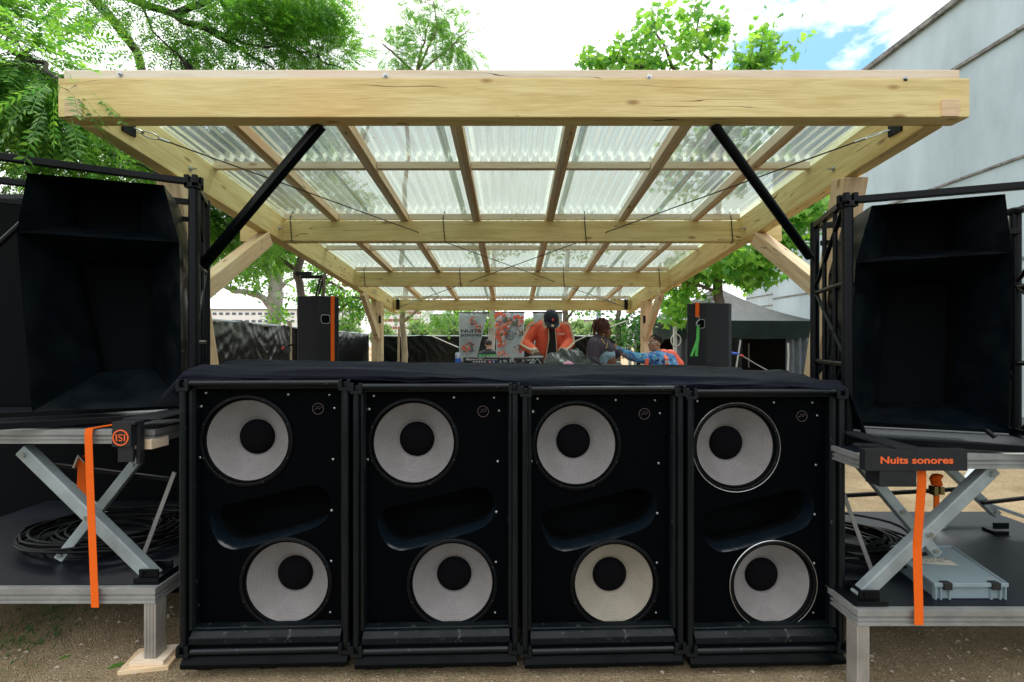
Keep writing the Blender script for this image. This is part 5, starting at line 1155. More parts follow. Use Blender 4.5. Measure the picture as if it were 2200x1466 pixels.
def banner(label, px0, px1, pxb0, pxb1, ytop, ybot, Y, seed, patches, deco):
    t = thing('banner', label, 'banner', P(px0, ybot, Y), 'festival banners hanging behind the stage')
    fabric(P(px0, ytop, Y), P(px1, ytop, Y), P(pxb0, ybot, Y), P(pxb1, ybot, Y), 24, 16, .03, seed).build('cloth', BG, t, smooth=True, auto=3, solid=.002)
    rn = random.Random(seed)
    for k, m in enumerate(FL):
        g = MB()
        for (px, py, r, kinds) in patches:
            for i in range(int(15*kinds[k])):
                fx = min(max(px+rn.gauss(0, r*.5), px0+4), min(px1, (px1+pxb1)/2)-4); fy = max(py+rn.gauss(0, r*.5), ytop+4); c = P(fx, fy, Y); s = rn.uniform(.3, 1)*(.35*r+3)*.0011*Y*(.55 if k > 1 else .8); n = rn.choice((5, 6, 7)); a0 = rn.uniform(0, 6)
                st_ = rn.uniform(.4, 1); pts = [c+Vector((s*math.cos(a0)*math.cos(2*math.pi*q_/12)*(1+.25*math.cos(n*2*math.pi*q_/12))-s*st_*math.sin(a0)*math.sin(2*math.pi*q_/12), -.036-.0015*k-.0002*i, s*math.sin(a0)*math.cos(2*math.pi*q_/12)+s*st_*math.cos(a0)*math.sin(2*math.pi*q_/12))) for q_ in range(12)]
                g.add(pts, [tuple(range(12))])
        if g.v: g.build('print', m, t)
    deco(t); g = MB().tube([P(px0-3, ytop-1, Y), P(px1+3, ytop-1, Y)], .012, 8); g.build('top_rod', M['bark_d'], t, smooth=True)
INK = mat('navy print', (.02, .025, .05), .7)
banner('blue festival banner, folded at its right, with black lettering and small flowers', 986, 1048, 987, 1022, 673, 778, 9.0, 1,
    [(1016, 692, 7, (.6, .3, .2, .2, .2)), (1028, 706, 7, (.7, .3, .2, .1, .1)), (1010, 742, 9, (.7, .4, .5, .3, .2)), (1000, 752, 6, (.6, .4, .3, 0, 0))],
    lambda t: (text_mesh('NUITS', .082, facing(P(1012, 712, 8.91)), INK, 'lettering', t, off=.0025, sx=1.75, ext=.002), text_mesh('sonores', .095, facing(P(1012, 720, 8.91)), INK, 'lettering', t, off=.002, sx=1.35, ext=.002), MB().prism([P(1008, 757, 8.95), P(1018, 756, 8.95), P(1015, 739, 8.95)], (0, .01, 0)).build('print', FL[3], t)))
banner('pale banner with large coral flowers and a black ring logo', 1064, 1126, 1067, 1126, 672, 778, 9.1, 2,
    [(1070, 684, 14, (1.2, .5, .3, .2, .3)), (1090, 694, 12, (.9, .3, .6, .3, .3)), (1112, 692, 12, (.9, .5, .5, .2, .3)), (1075, 715, 11, (1.3, .5, .4, 0, .2)), (1119, 712, 8, (.2, .1, .9, .5, .4)), (1078, 735, 9, (1, .3, .1, 0, .2)), (1117, 748, 9, (.4, .6, .4, .8, .2)), (1080, 765, 12, (.3, .8, .1, .1, .2))],
    lambda t: logo(facing(P(1096, 721, 9.04)), .093, INK, t))
banner('plain blue banner mostly hidden behind the man in the navy cap', 1145, 1208, 1148, 1206, 672, 778, 9.0, 3, [(1170, 700, 12, (.3, .2, .3, .4, .5))], lambda t: None)

# ---------------------------------------------------------------- fences of black sheeting
def fence(label, A_, B_, h0, h1, npost, seed, group):
    A_ = Vector(A_); B_ = Vector(B_); t = thing('fence', label, 'fence', A_, group); L_ = (B_-A_).length; d = (B_-A_)/L_; n = Vector((d.y, -d.x, 0))
    nx, ny = int(L_/.035), 46; g = MB(); pitch = L_/npost
    for j in range(ny+1):
        v = j/ny
        for i in range(nx+1):
            s = L_*i/nx; ph = (s % pitch)/pitch; sag = .05*(4*ph*(1-ph)); h = (h0+(h1-h0)*i/nx)-sag
            z = .02+(h-.02)*v
            # folds fanning from the clips
            dx = min(ph, 1-ph)*pitch; dy = (1-v)*h+.05; ang = math.atan2(dx, dy)
            k = .014*(1-abs(math.sin(ang*13+seed*2+2*noise.noise(Vector((s*.8, z, seed))))))**5*min(1, math.hypot(dx, dy)*1.5)
            k += .018*noise.noise(Vector((s*1.3, z*.9, seed)))
            if seed == 1: k += .008*(1-2*abs(noise.noise(Vector((s*5+z*3, z*3.4-s, seed)))))+.0045*(1-2*abs(noise.noise(Vector((s*11-z*5, z*9, seed)))))
            else: k += .010*(1-2*abs(noise.noise(Vector(((s+z)*2.6, (z-s)*.35, seed)))))**2+.004*noise.noise(Vector((s*8, z*6, seed)))
            p = A_+d*s+n*k; g.v.append((p.x, p.y, z))
    for j in range(ny):
        for i in range(nx): g.f.append((j*(nx+1)+i, j*(nx+1)+i+1, (j+1)*(nx+1)+i+1, (j+1)*(nx+1)+i)); g.m.append(0)
    g.build('sheeting', M['plastic_sheet'], t, smooth=True, auto=3)
    for k in range(npost+1):
        p = A_+d*pitch*k-n*.09; MB().tube([(p.x, p.y, 0), (p.x, p.y, (h0+(h1-h0)*k/npost)+.01)], .025, 8).build('post', M['galv'], t, smooth=True)
    g = MB(); a = A_-n*.09; b_ = B_-n*.09; g.tube([(a.x, a.y, h0-.02), (b_.x, b_.y, h1-.02)], .018, 8); g.build('top_rail', M['galv'], t, smooth=True)
fence('side fence of glossy wrinkled black sheeting behind the left monitor', (-3.6, 4.9, 0), (-4.85, 15.4, 0), 1.93, 1.90, 7, 1, 'fences of black sheeting')
fence('rear fence of taut black sheeting running behind the stage and banners', (-4.8, 15.6, 0), (3.7, 15.9, 0), 1.84, 1.83, 5, 2, 'fences of black sheeting')
# guy lines, stake posts, barrier
RP = mat('white rope', (.6, .6, .58), .8)
tag(MB().tube([P(928, 722, 9.5), P(985, 747, 9.3)], .012, 6).build('guy_line', RP, smooth=True), 'white rope slanting down to the lettered blue banner', 'rope')
tag(MB().tube([P(1222, 741, 8.0), P(1262, 721, 8.4), P(1345, 690, 9)], .011, 6).build('guy_line', RP, smooth=True), 'white rope rising to the right behind the woman', 'rope')
t = thing('crowd_barrier', 'grey steel crowd barrier behind the woman in the hoodie', 'barrier', P(1325, 790, 6.9)); Yq = 6.9; zq = CAMZ-(779-733)*Yq/F
x0, x1 = X(1314, Yq), X(1338, Yq); MB().tube([(x0, Yq, .02), (x0, Yq, zq-.08), (x0+.05, Yq, zq), (x1-.05, Yq, zq), (x1, Yq, zq-.08), (x1, Yq, .02)], .02, 8).build('frame', M['galv'], t, smooth=True)
for k in range(5): x = x0+.03+(x1-x0-.06)*k/4; MB().tube([(x, Yq, .2), (x, Yq, zq)], .007, 6).build('bar', M['galv'], t, smooth=True)
t = thing('lamp_post', 'grey lamp post far behind the fence, above the woman', 'lamp post', P(1286, 733, 30) * 1); c = P(1286, 0, 30); MB().tube([(c.x, 30, 0), (c.x, 30, 6.5)], [.18, .14], 12).build('pole', mat('grey blue pole', (.25, .34, .42), .5), t, smooth=True)
MB().box(c.x-.5, c.x+.5, 29.8, 30.2, 6.5, 6.62).build('lamp', M['galv'], t, bevel=.03)

# ---------------------------------------------------------------- black gazebo tent
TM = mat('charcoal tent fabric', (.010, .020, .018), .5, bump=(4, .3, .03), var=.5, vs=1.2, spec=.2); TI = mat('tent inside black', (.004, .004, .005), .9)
CT = mat('grey curtain', (.11, .13, .16), .7, bump=(6, .5, .03), var=.3, vs=3); PW = mat('white tent pole', (.55, .56, .56), .4)
tn = thing('gazebo', 'black peaked gazebo tent with grey side curtains at the right behind the stage', 'tent', (5.3, 12.7, 0))
cA, cB, cC, cD = Vector((3.76, 14.6, 2.12)), Vector((3.76, 10.5, 2.12)), Vector((7.3, 10.9, 2.12)), Vector((7.3, 14.8, 2.12)); pk = Vector((5.72, 12.75, 3.16))
for nm, a, b_ in (('roof_panel', cA, cB), ('roof_panel', cB, cC), ('roof_panel', cC, cD), ('roof_panel', cD, cA)):
    g = MB(); n_ = 16; rows = []
    for j in range(n_+1):
        v = j/n_; row = []
        for i in range(n_+1):
            u = i/n_; e = a.lerp(b_, u); p = e.lerp(pk, v); p.z -= .20*math.sin(math.pi*v)*(.55+.15*math.sin(math.pi*u)); row.append(p)
        rows.append(row)
    g.loft(rows, closed=False); g.build(nm, TM, tn, smooth=True, auto=3)
for a, b_ in ((cA, cB), (cB, cC), (cC, cD)):
    k = 30; g = MB(); up_, lo_ = [], []; nn_ = (b_-a).cross(Vector((0, 0, 1))).normalized()
    for i in range(k+1): e = a.lerp(b_, i/k); w_ = nn_*.03*noise.noise(Vector((i*.4, a.x, 0))); up_.append(e+w_*.3); lo_.append(e+Vector((0, 0, -.43+.02*noise.noise(Vector((i*.3, 1, 1)))))+w_)
    g.loft([up_, [x*.5+y*.5+nn_*.03*noise.noise(Vector((i*.9, 5, 0))) for i, (x, y) in enumerate(zip(up_, lo_))], lo_], closed=False); g.build('valance', TM, tn, smooth=True, auto=3)
for c in (cA, cB, cC, cD): MB().box(c.x-.035, c.x+.035, c.y-.035, c.y+.035, 0, 2.1).build('leg', PW, tn, bevel=.005)
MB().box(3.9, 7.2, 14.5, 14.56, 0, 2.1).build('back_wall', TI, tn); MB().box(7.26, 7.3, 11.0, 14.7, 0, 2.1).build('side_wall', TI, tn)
def curtain(x0, x1, y0, z0, z1, seed, m=CT, wavy=.06):
    g = MB(); n_ = 40
    lo_, up_ = [], []
    for i in range(n_+1): u = i/n_; w_ = wavy*math.sin(u*22+seed)+.03*noise.noise(Vector((u*6, seed, 0))); up_.append(Vector((x0+(x1-x0)*u, y0+w_, z1))); lo_.append(Vector((x0+(x1-x0)*u, y0+w_*1.3, z0)))
    g.loft([up_, lo_], closed=False); g.build('curtain', m, tn, smooth=True, auto=3)
curtain(X(1691, 10.9), X(1748, 10.9), 10.9, 0, 1.72, 1); curtain(X(1572, 10.75)-.9, X(1592, 10.75), 10.66, 0, 1.72, 4, TI); curtain(3.80, 4.35, 10.58, 0, 1.72, 7)
MB().tube([P(1591, 731, 10.6), P(1581, 795, 10.6)], .02, 8).build('curtain_edge', PW, tn, smooth=True); MB().tube([P(1693, 737, 10.8), P(1694, 762, 10.8), P(1692, 806, 10.8)], .022, 8).build('curtain_edge', PW, tn, smooth=True)
MB().tube([P(1609, 738, 13), P(1609, 790, 13)], .02, 8).build('inner_pole', PW, tn, smooth=True)
for px in (1347, 1358): c = P(px, 0, 14.4); MB().box(c.x-.04, c.x+.04, 14.0, 14.08, 0, 2.0).build('inner_pole', PW, tn, bevel=.004)
c = cB; MB().tube([c+Vector((.14*math.cos(a)*.8, -.06, -.46+.14*math.sin(a))) for a in [2*math.pi*i/18 for i in range(19)]], .014, 6).build('pole_ring', PW, tn, smooth=True)

# ---------------------------------------------------------------- buildings
WB = mat('pale blue render', (.40, .49, .535), .9, var=.2, vs=.8, bump=(3, .4, .03), speck=(5, .70, (.30, .35, .37)), stretch=(1, 1, .35)); WC = mat('stained stone coping', (.20, .20, .19), .9, var=.5, vs=5, speck=(9, .55, (.06, .06, .055)))
hall = thing('hall_building', 'tall pale blue rendered hall with dark stained ledges, at the right', 'building', (12, 8, 0))
MB().box(9, 22, -6, 15.7, 0, 8.45).build('wall', WB, hall)
def ledge(z, h, out, y0=-6, y1=15.7, m=WC): MB().box(9-out, 9.02, y0, y1, z-h/2, z+h/2).build('ledge', m, hall, bevel=.01)
ledge(8.50, .12, .10); ledge(7.15, .07, .06); ledge(4.89, .05, .035); ledge(3.1, .05, .03); MB().box(9.02, 22, -6, 15.7, 8.45, 8.55).build('roof', WC, hall)
w2 = thing('annexe_building', 'lower pale annexe with grooved stone courses beyond the tall hall', 'building', (11, 17, 0)); MB().box(9.05, 20, 15.72, 17.6, 0, 4.3).build('wall', WB, w2)
for k in range(9): MB().box(9.02, 9.06, 15.74, 17.58, .6+k*.38, .63+k*.38).build('course_groove', WC, w2)
MB().box(8.93, 20, 15.72, 17.7, 4.3, 4.42).build('roof', WC, w2)
WW = mat('white far render', (.72, .74, .76), .9); GW = mat('far window', (.10, .13, .16), .3); WBR = mat('rust shutter', (.25, .12, .08), .6)
def block(name, label, x0, x1, y, z1, rows, cols, wz, m=WW, win=GW, band=False, zb_=2.0):
    t = thing(name, label, 'building', ((x0+x1)/2, y, 0)); MB().box(x0, x1, y, y+14, 0, z1).build('wall', m, t); MB().box(x0-.3, x1+.3, y-.3, y+14, z1, z1+.35).build('roof', WC if not band else M['galv'], t)
    base = None; n_ = 0
    for r_ in range(rows):
        for c_ in range(cols):
            if n_ >= 96: break
            xx = x0+(x1-x0)*(c_+.5)/cols; zz = zb_+(z1-zb_)*(r_+.5)/rows; n_ += 1
            if base is None:
                base = MB().box(-wz, wz, -.05, .05, -wz*.62, wz*.62).build('window', win, t); base.location = (xx, y-.03, zz)
            else: c = base.copy(); col.objects.link(c); c.location = (xx, y-.03, zz)
        if band: MB().box(x0, x1, y-.6, y-.07, zb_+(z1-zb_)*(r_)/rows-.15, zb_+(z1-zb_)*(r_)/rows+.35).build('balcony', m, t)
    return t
block('apartment_block', 'long white apartment block with rows of dark windows beyond the left fence', X(440, 120), X(775, 120), 120, 9.8, 4, 24, .5)
block('apartment_tower', 'white apartment tower with small rust shuttered windows above the rear fence', X(812, 90), X(905, 90), 90, 9.5, 5, 9, .42, win=WBR)
block('house', 'white low house with small windows beyond the fence behind the woman', X(1252, 70), X(1345, 70), 70, 4.6, 2, 7, .5, win=WBR)
block('apartment_block', 'pale apartment block seen between the far trees left of the banners', X(905, 100), X(985, 100), 100, 7.2, 4, 8, .5)
# ---------------------------------------------------------------- trees
def quads_obj(name, V, nv, m, parent, kindfaces=None):
    """V: (n*nv,3) array, nv vertices per polygon"""
    n = len(V)//nv; me = bpy.data.meshes.new(name); me.vertices.add(len(V)); me.vertices.foreach_set('co', V.astype(np.float32).ravel())
    me.loops.add(len(V)); me.loops.foreach_set('vertex_index', np.arange(len(V), dtype=np.int32)); me.polygons.add(n)
    me.polygons.foreach_set('loop_start', np.arange(0, len(V), nv, dtype=np.int32)); me.update(calc_edges=True); me.validate()
    me.materials.append(m); o = bpy.data.objects.new(name, me); col.objects.link(o)
    if parent is not None: setpar(o, parent)
    return o
def unit(a): return a/np.maximum(1e-9, np.linalg.norm(a, axis=1, keepdims=True))
def pinnate(C, D_, rng, Lr=.20, ll=.055, pairs=6):
    n = len(C); D_ = unit(D_); s = unit(np.cross(D_, unit(rng.normal(0, .35, (n, 3))+[0, 0, 1]))); nn = np.cross(s, D_); out = []
    for j in range(pairs):
        b = C+D_*(Lr*(.2+.75*j/(pairs-1)))-np.array([0, 0, .25])*Lr*((.2+.75*j/(pairs-1))**2)
        for sg in (-1, 1):
            d = unit(D_*.55+s*sg*.85+nn*rng.uniform(-.25, .25, (n, 1))+np.array([0, 0, -.22])); w_ = unit(np.cross(nn, d)); l = ll*rng.uniform(.8, 1.15, (n, 1))*(1-.25*abs(j/(pairs-1)-.5)*2*.8); wd = l*.17
            out.append(np.stack([b, b+d*l*.4+w_*wd, b+d*l, b+d*l*.4-w_*wd], 1))
    b = C+D_*Lr*.95-np.array([0, 0, .25])*Lr; w_ = s*ll*.17; out.append(np.stack([b, b+D_*ll*.45+w_, b+D_*ll, b+D_*ll*.45-w_], 1))
    w_ = s*.0016; e = C+D_*Lr-np.array([0, 0, .25])*Lr; out.append(np.stack([C-w_, C+w_, e+w_, e-w_], 1))
    return np.concatenate(out, 0).reshape(-1, 3), 4
MAP = np.array([(0, -.05), (.22, .02), (.50, -.12), (.40, .12), (.62, .28), (.34, .38), (.36, .58), (.14, .50), (0, 1.0), (-.14, .50), (-.36, .58), (-.34, .38), (-.62, .28), (-.40, .12), (-.50, -.12), (-.22, .02)])
def maple(C, D_, rng, size=.13, **k):
    n = len(C); D_ = unit(D_*.6+np.array([0, 0, -.45])+rng.normal(0, .35, (n, 3))); s = unit(np.cross(D_, unit(rng.normal(0, .6, (n, 3))+[0, -.5, 1]))); nn = np.cross(s, D_); sz = size*rng.uniform(.6, 1.15, (n, 1, 1))
    V = C[:, None]+sz*(MAP[None, :, 0:1]*s[:, None]+MAP[None, :, 1:2]*D_[:, None]+(abs(MAP[None, :, 0:1])*.28)*nn[:, None]); return V.reshape(-1, 3), len(MAP)
def simple(C, D_, rng, size=.08, **k):
    n = len(C); D_ = unit(D_+rng.normal(0, .6, (n, 3))); s = unit(np.cross(D_, rng.normal(0, 1, (n, 3)))); l = size*rng.uniform(.6, 1.2, (n, 1))
    return np.stack([C, C+D_*l*.45+s*l*.28, C+D_*l, C+D_*l*.45-s*l*.28], 1).reshape(-1, 3), 4
def tree(name, label, cat, loc, limbs, blobs, fn, m, bark, seed, group=None, twig=.006, clr=.28, **kw):
    """limbs: list of (points, radii); blobs: (centre, (rx,ry,rz), clumps, leaves per clump)"""
    t = thing(name, label, cat, loc, group); rng = np.random.default_rng(seed); g = MB(); pts_all = []
    for pts, rs in limbs:
        # resample with a little wander
        P_ = []; Rr = []
        for i in range(len(pts)-1):
            a, b = Vector(pts[i]), Vector(pts[i+1]); k = 5
            for q_ in range(k):
                u = q_/k; p = a.lerp(b, u); amp = (b-a).length*(.045 if i else .012)*(1 if i+q_ else 0); p += Vector(rng.normal(0, 1, 3))*amp*.5; P_.append(p); Rr.append(rs[i]+(rs[i+1]-rs[i])*u)
        P_.append(Vector(pts[-1])); Rr.append(rs[-1]); g.tube(P_, Rr, 10); pts_all += P_
    g.build('trunk', bark, t, smooth=True, auto=3)
    pa = np.array([tuple(p) for p in pts_all]); tw = MB(); Cs, Ds = [], []
    for c, r_, nc, per in blobs:
        c = np.array(tuple(c)); r_ = np.array(r_)
        for k in range(nc):
            v = rng.normal(0, 1, 3); v /= np.linalg.norm(v); q_ = c+v*r_*rng.uniform(.25, 1)**.6
            near = pa[np.argmin(((pa-q_)**2).sum(1)+rng.uniform(0, .3, len(pa)))]; dist = np.linalg.norm(q_-near)
            mid = (near+q_)/2+rng.normal(0, .08, 3)*dist+np.array([0, 0, .08*dist]); tw.tube([near, near*.4+mid*.6, mid*.5+q_*.5+rng.normal(0, .02, 3)*dist, q_], [twig*(1+dist*.8), twig*(.8+dist*.4), twig*.7, twig*.4], 5, cap=False)
            cc = q_+rng.normal(0, 1, (per, 3))*clr*.42*np.array([1, 1, .75]); o_ = cc-q_+(q_-near)/max(dist, .05)*.18*clr/.28+np.array([0, 0, -.03])
            Cs.append(cc); Ds.append(o_)
    tw.build('twigs', M['bark_d'] if bark is not M['bark_p'] else bark, t, smooth=True, auto=3)
    V, nv = fn(np.concatenate(Cs), np.concatenate(Ds), rng, **kw); quads_obj('crown', V, nv, m, t); return t
def bl(px, py, Y, rx, ry, dep, n, per): return (P(px, py, Y), (rx*Y/F, dep, ry*Y/F), n, per)
# near tree on the left: compound leaves
trunk = [(-6.2, 3.6, 0), (-6.1, 3.7, 2.2), (-5.6, 4.0, 4.2), (-4.9, 4.3, 6.0)]
limbs = [(trunk, [.20, .17, .13, .09]),
    ([(-5.6, 4.0, 4.2), P(-60, -60, 4.6), P(250, -14, 4.8), P(370, 30, 5.0), P(470, 78, 5.2), P(590, 150, 5.6)], [.12, .09, .045, .036, .024, .010]),
    ([P(372, 30, 5.0), P(430, 8, 5.0), P(520, -40, 5.1), P(640, -90, 5.3)], [.035, .035, .03, .02]),
    ([P(450, 60, 5.1), P(520, 90, 5.3), P(640, 110, 5.7), P(740, 150, 6.0)], [.018, .014, .010, .006]),
    ([P(300, 0, 4.9), P(330, 70, 4.9), P(400, 130, 5.0)], [.014, .010, .005]),
    ([(-6.1, 3.7, 2.2), P(-120, 250, 3.4), P(0, 270, 3.3), P(130, 300, 3.4), P(250, 335, 3.6), P(345, 375, 3.7)], [.10, .035, .022, .017, .013, .007]),
    ([P(130, 300, 3.4), P(230, 325, 3.5), P(330, 340, 3.8)], [.012, .010, .005]),
    ([P(-120, 250, 3.4), P(-20, 90, 3.0), P(60, 120, 2.9), P(140, 180, 2.5)], [.03, .02, .014, .007]),
    ([P(-120, 250, 3.4), P(-40, 400, 3.8), P(60, 480, 4.5)], [.04, .02, .012]),
    ([(-4.9, 4.3, 6.0), (-4.6, 5.6, 5.2), P(430, 430, 6.2), P(520, 520, 6.6)], [.07, .05, .03, .012]),
    ([(-4.9, 4.3, 6.0), (-4.1, 5.3, 6.4), (-3.0, 6.2, 6.6)], [.07, .05, .03])]
blobs = [bl(330, 30, 4.9, 110, 50, .4, 14, 14), bl(480, 60, 5.2, 110, 75, .4, 36, 18), bl(600, 70, 5.6, 95, 75, .5, 46, 20), bl(700, 115, 6.0, 60, 32, .4, 24, 19), bl(690, 20, 5.6, 50, 40, .4, 14, 18), bl(620, -20, 5.2, 120, 40, .4, 14, 16), bl(225, 0, 4.7, 60, 28, .3, 7, 14), bl(400, 125, 5.4, 55, 25, .3, 7, 14), bl(290, 110, 4.6, 18, 26, .2, 2, 7),
    bl(15, 50, 2.9, 50, 60, .2, 20, 17), bl(40, 160, 2.8, 70, 44, .25, 22, 17), bl(120, 185, 2.26, 36, 20, .08, 4, 8), bl(20, 270, 3.2, 80, 38, .3, 18, 18), bl(150, 290, 3.4, 95, 45, .3, 28, 18), bl(280, 335, 3.9, 65, 26, .3, 15, 18), bl(60, 330, 4.2, 90, 30, .3, 16, 18), bl(90, 235, 3.0, 45, 36, .3, 7, 14),
    bl(480, 480, 6.3, 75, 70, .5, 44, 28), bl(555, 490, 6.9, 45, 30, .4, 16, 22), bl(430, 440, 6.0, 40, 50, .4, 18, 26), bl(10, 470, 4.6, 40, 110, .4, 18, 24), bl(330, 420, 5.2, 70, 60, .4, 18, 26),
    ((-3.3, 5.4, 4.4), (.6, 1.0, .5), 16, 18), bl(450, 310, 5.3, 80, 40, .4, 34, 22), bl(560, 400, 6.2, 80, 30, .4, 30, 22), bl(740, 430, 7.0, 50, 16, .3, 16, 22), bl(640, 300, 6.0, 60, 30, .4, 8, 16)]
tree('ash_tree', 'near tree overhanging the pergola from the left, with long feathery compound leaves', 'tree', (-6.2, 3.6, 0), limbs, blobs, pinnate, M['leaf_a'], M['bark_d'], 1, Lr=.19, ll=.056, twig=.0028)
# tree whose dark straight trunk stands behind the left monitor
x = X(648, 8.6); limbs = [([(x, 8.6, 0), (x, 8.6, 1.9), (x-.03, 8.6, 3.2), (x-.05, 8.6, 4.6), (x+.2, 8.7, 6.2)], [.085, .075, .07, .055, .03]),
    ([(x, 8.6, 1.75), (x+.22, 8.55, 2.0), P(695, 625, 8.5), P(700, 575, 8.4)], [.05, .035, .03, .018]), ([(x, 8.6, 2.9), P(590, 545, 8.6), P(545, 530, 8.5), P(500, 500, 8.2)], [.045, .032, .028, .016]), ([(x, 8.6, 3.6), P(560, 440, 8.6), P(500, 400, 8.4)], [.04, .03, .02]), ([(x, 8.6, 4.2), (x+1, 8.9, 5.6), (x+1.6, 9.2, 6.8)], [.04, .03, .02])]
blobs = [bl(565, 525, 8.6, 60, 30, .5, 18, 20), bl(600, 560, 8.8, 35, 18, .4, 7, 18), bl(500, 525, 8.2, 45, 38, .4, 13, 20), bl(620, 470, 8.6, 80, 60, .7, 34, 28), ((x, 8.7, 5.6), (1.2, 1.2, .9), 40, 30)]
t2 = tree('broadleaf_tree', 'tree with a straight dark trunk just behind the left stage monitor', 'tree', (x, 8.6, 0), limbs, blobs, pinnate, M['leaf_a'], M['bark'], 2, Lr=.24, ll=.07, clr=.34)
tag(MB().box(x+.25-.3, x+.25, 8.45, 8.5, 2.86, 2.93).box(x+.06, x+.46, 8.44, 8.49, 2.80, 2.86).tube([(x+.42, 8.45, 2.82), (x+.34, 8.42, 2.45)], .02, 6).tube([(x+.47, 8.45, 2.82), (x+.40, 8.42, 2.5)], .02, 6).build('spot_light_bracket', M['truss'], bevel=.005), 'black lamp bracket strapped to the dark tree trunk', 'bracket')
# plane tree beyond the side fence
x = X(588, 14); limbs = [([(x, 14, 0), (x, 14, 2.1), (x+.05, 14, 2.9), (x+.12, 14, 3.7), P(605, 540, 14)], [.20, .19, .24, .17, .09]), ([(x, 14, 2.6), P(565, 640, 13.8), P(530, 627, 13.5), P(500, 626, 13.2), P(470, 608, 13)], [.13, .10, .08, .07, .03]),
    ([(x+.08, 14, 3.5), P(560, 570, 13.8), P(530, 545, 13.6)], [.12, .08, .03]), ([(x+.1, 14, 3.2), P(615, 606, 14), P(640, 592, 14.2)], [.09, .06, .03])]
blobs = [bl(535, 590, 13.6, 25, 22, .4, 12, 22), bl(545, 620, 13.5, 18, 12, .3, 6, 20), bl(595, 555, 14, 60, 35, .6, 34, 26), bl(625, 640, 13.8, 10, 14, .2, 4, 18), bl(600, 685, 13.6, 14, 14, .3, 7, 20), bl(478, 600, 13, 22, 20, .4, 8, 20), bl(505, 560, 13, 30, 30, .5, 14, 22)]
tree('plane_tree', 'gnarled pale plane tree with spreading limbs beyond the side fence', 'tree', (x, 14, 0), limbs, blobs, simple, M['leaf_a'], M['bark_p'], 3, size=.15, clr=.4, twig=.012)
# tree right of it with fine leaves
x = X(815, 13); limbs = [([(-5.6, 13.5, 0), (-5.5, 13.4, 2.2), P(740, 625, 13), P(700, 600, 12.8)], [.12, .1, .06, .02]), ([(-5.5, 13.4, 2.2), P(760, 640, 13), P(800, 640, 13)], [.06, .04, .02])]
blobs = [bl(690, 612, 13, 35, 16, .5, 20, 24), bl(745, 640, 13, 50, 22, .5, 30, 26), bl(765, 670, 13, 28, 22, .4, 16, 22), bl(735, 695, 13, 12, 10, .3, 4, 18), bl(820, 660, 13, 30, 12, .4, 12, 22), bl(690, 580, 13, 30, 15, .4, 12, 22)]
tree('broadleaf_tree', 'light green tree showing above the side fence right of the left monitor', 'tree', (-5.6, 13.5, 0), limbs, blobs, simple, M['leaf_a'], M['bark'], 4, size=.12, clr=.36, twig=.01)
# young staked tree in the centre, its crown showing above the front beam
x = X(868, 11.4); limbs = [([(x, 11.4, 0), (x, 11.4, 2.2), (x+.05, 11.4, 3.6), P(895, 160, 10.5), P(915, 70, 10)], [.085, .07, .06, .04, .015]), ([(x, 11.4, 2.15), P(880, 680, 11.3), P(905, 660, 11.2), P(940, 640, 11)], [.05, .04, .03, .015]),
    ([P(895, 160, 10.5), P(840, 110, 10), P(815, 90, 9.8)], [.03, .02, .008]), ([P(895, 160, 10.5), P(960, 110, 10), P(1010, 60, 9.8)], [.03, .02, .008]), ([P(895, 160, 10.5), P(940, 60, 9.8), P(930, 0, 9.6)], [.03, .02, .008])]
blobs = [bl(850, 112, 10, 40, 28, .4, 12, 15), bl(885, 75, 10, 26, 30, .3, 7, 14), bl(950, 62, 10, 38, 45, .4, 14, 16), bl(915, 5, 9.8, 28, 22, .3, 5, 12), bl(985, 110, 10, 32, 28, .4, 11, 15), bl(925, 135, 10, 50, 16, .4, 8, 14), bl(1000, 55, 10, 16, 16, .2, 2, 10),
    bl(848, 665, 11.2, 20, 5, .2, 4, 10), bl(900, 664, 11.2, 26, 4, .2, 5, 9), bl(940, 676, 11, 14, 8, .2, 5, 12), bl(965, 664, 11, 16, 5, .2, 3, 10)]
tree('young_tree', 'slim tan young tree standing between the left rear post and the lettered banner', 'tree', (x, 11.4, 0), limbs, blobs, pinnate, M['leaf_a'], M['bark_t'], 5, Lr=.22, ll=.075, clr=.30)
tag(MB().tube([(x-.13, 11.3, 0), (x-.10, 11.3, 1.95)], .03, 8).build('tree_stake', M['bark_t'], smooth=True), 'round wooden stake beside the slim tan young tree', 'stake')
t_ = X(622, 8.3); tag(MB().tube([(X(622, 8.2), 8.2, 0), (X(622, 8.2), 8.2, 2.0)], .04, 8).build('tree_stake', M['bark_t'], smooth=True), 'round wooden stake left of the left stage monitor', 'stake')
# maple on the right
x = 4.25; limbs = [([(x, 9.3, 0), (x, 9.3, 2.2), (x-.05, 9.3, 4.2), (x-.3, 9.2, 6.0), P(1400, 60, 9)], [.12, .10, .08, .06, .015]), ([(x, 9.3, 3.0), P(1580, 560, 9.1), P(1660, 520, 9)], [.05, .03, .012]), ([(x-.05, 9.3, 4.2), P(1560, 200, 9), P(1500, 90, 9), P(1500, 20, 9)], [.05, .04, .02, .01]),
    ([P(1560, 200, 9), P(1630, 130, 9), P(1640, 70, 9)], [.03, .018, .008]), ([P(1630, 130, 9), P(1700, 95, 9)], [.012, .006]), ([(x, 9.3, 2.6), P(1470, 600, 9), P(1430, 590, 9)], [.04, .025, .01]), ([P(1560, 200, 9), P(1330, 130, 9), P(1290, 125, 9)], [.03, .015, .008]), ([(x, 9.3, 3.6), P(1650, 450, 8.6), P(1720, 430, 8.4)], [.04, .025, .01])]
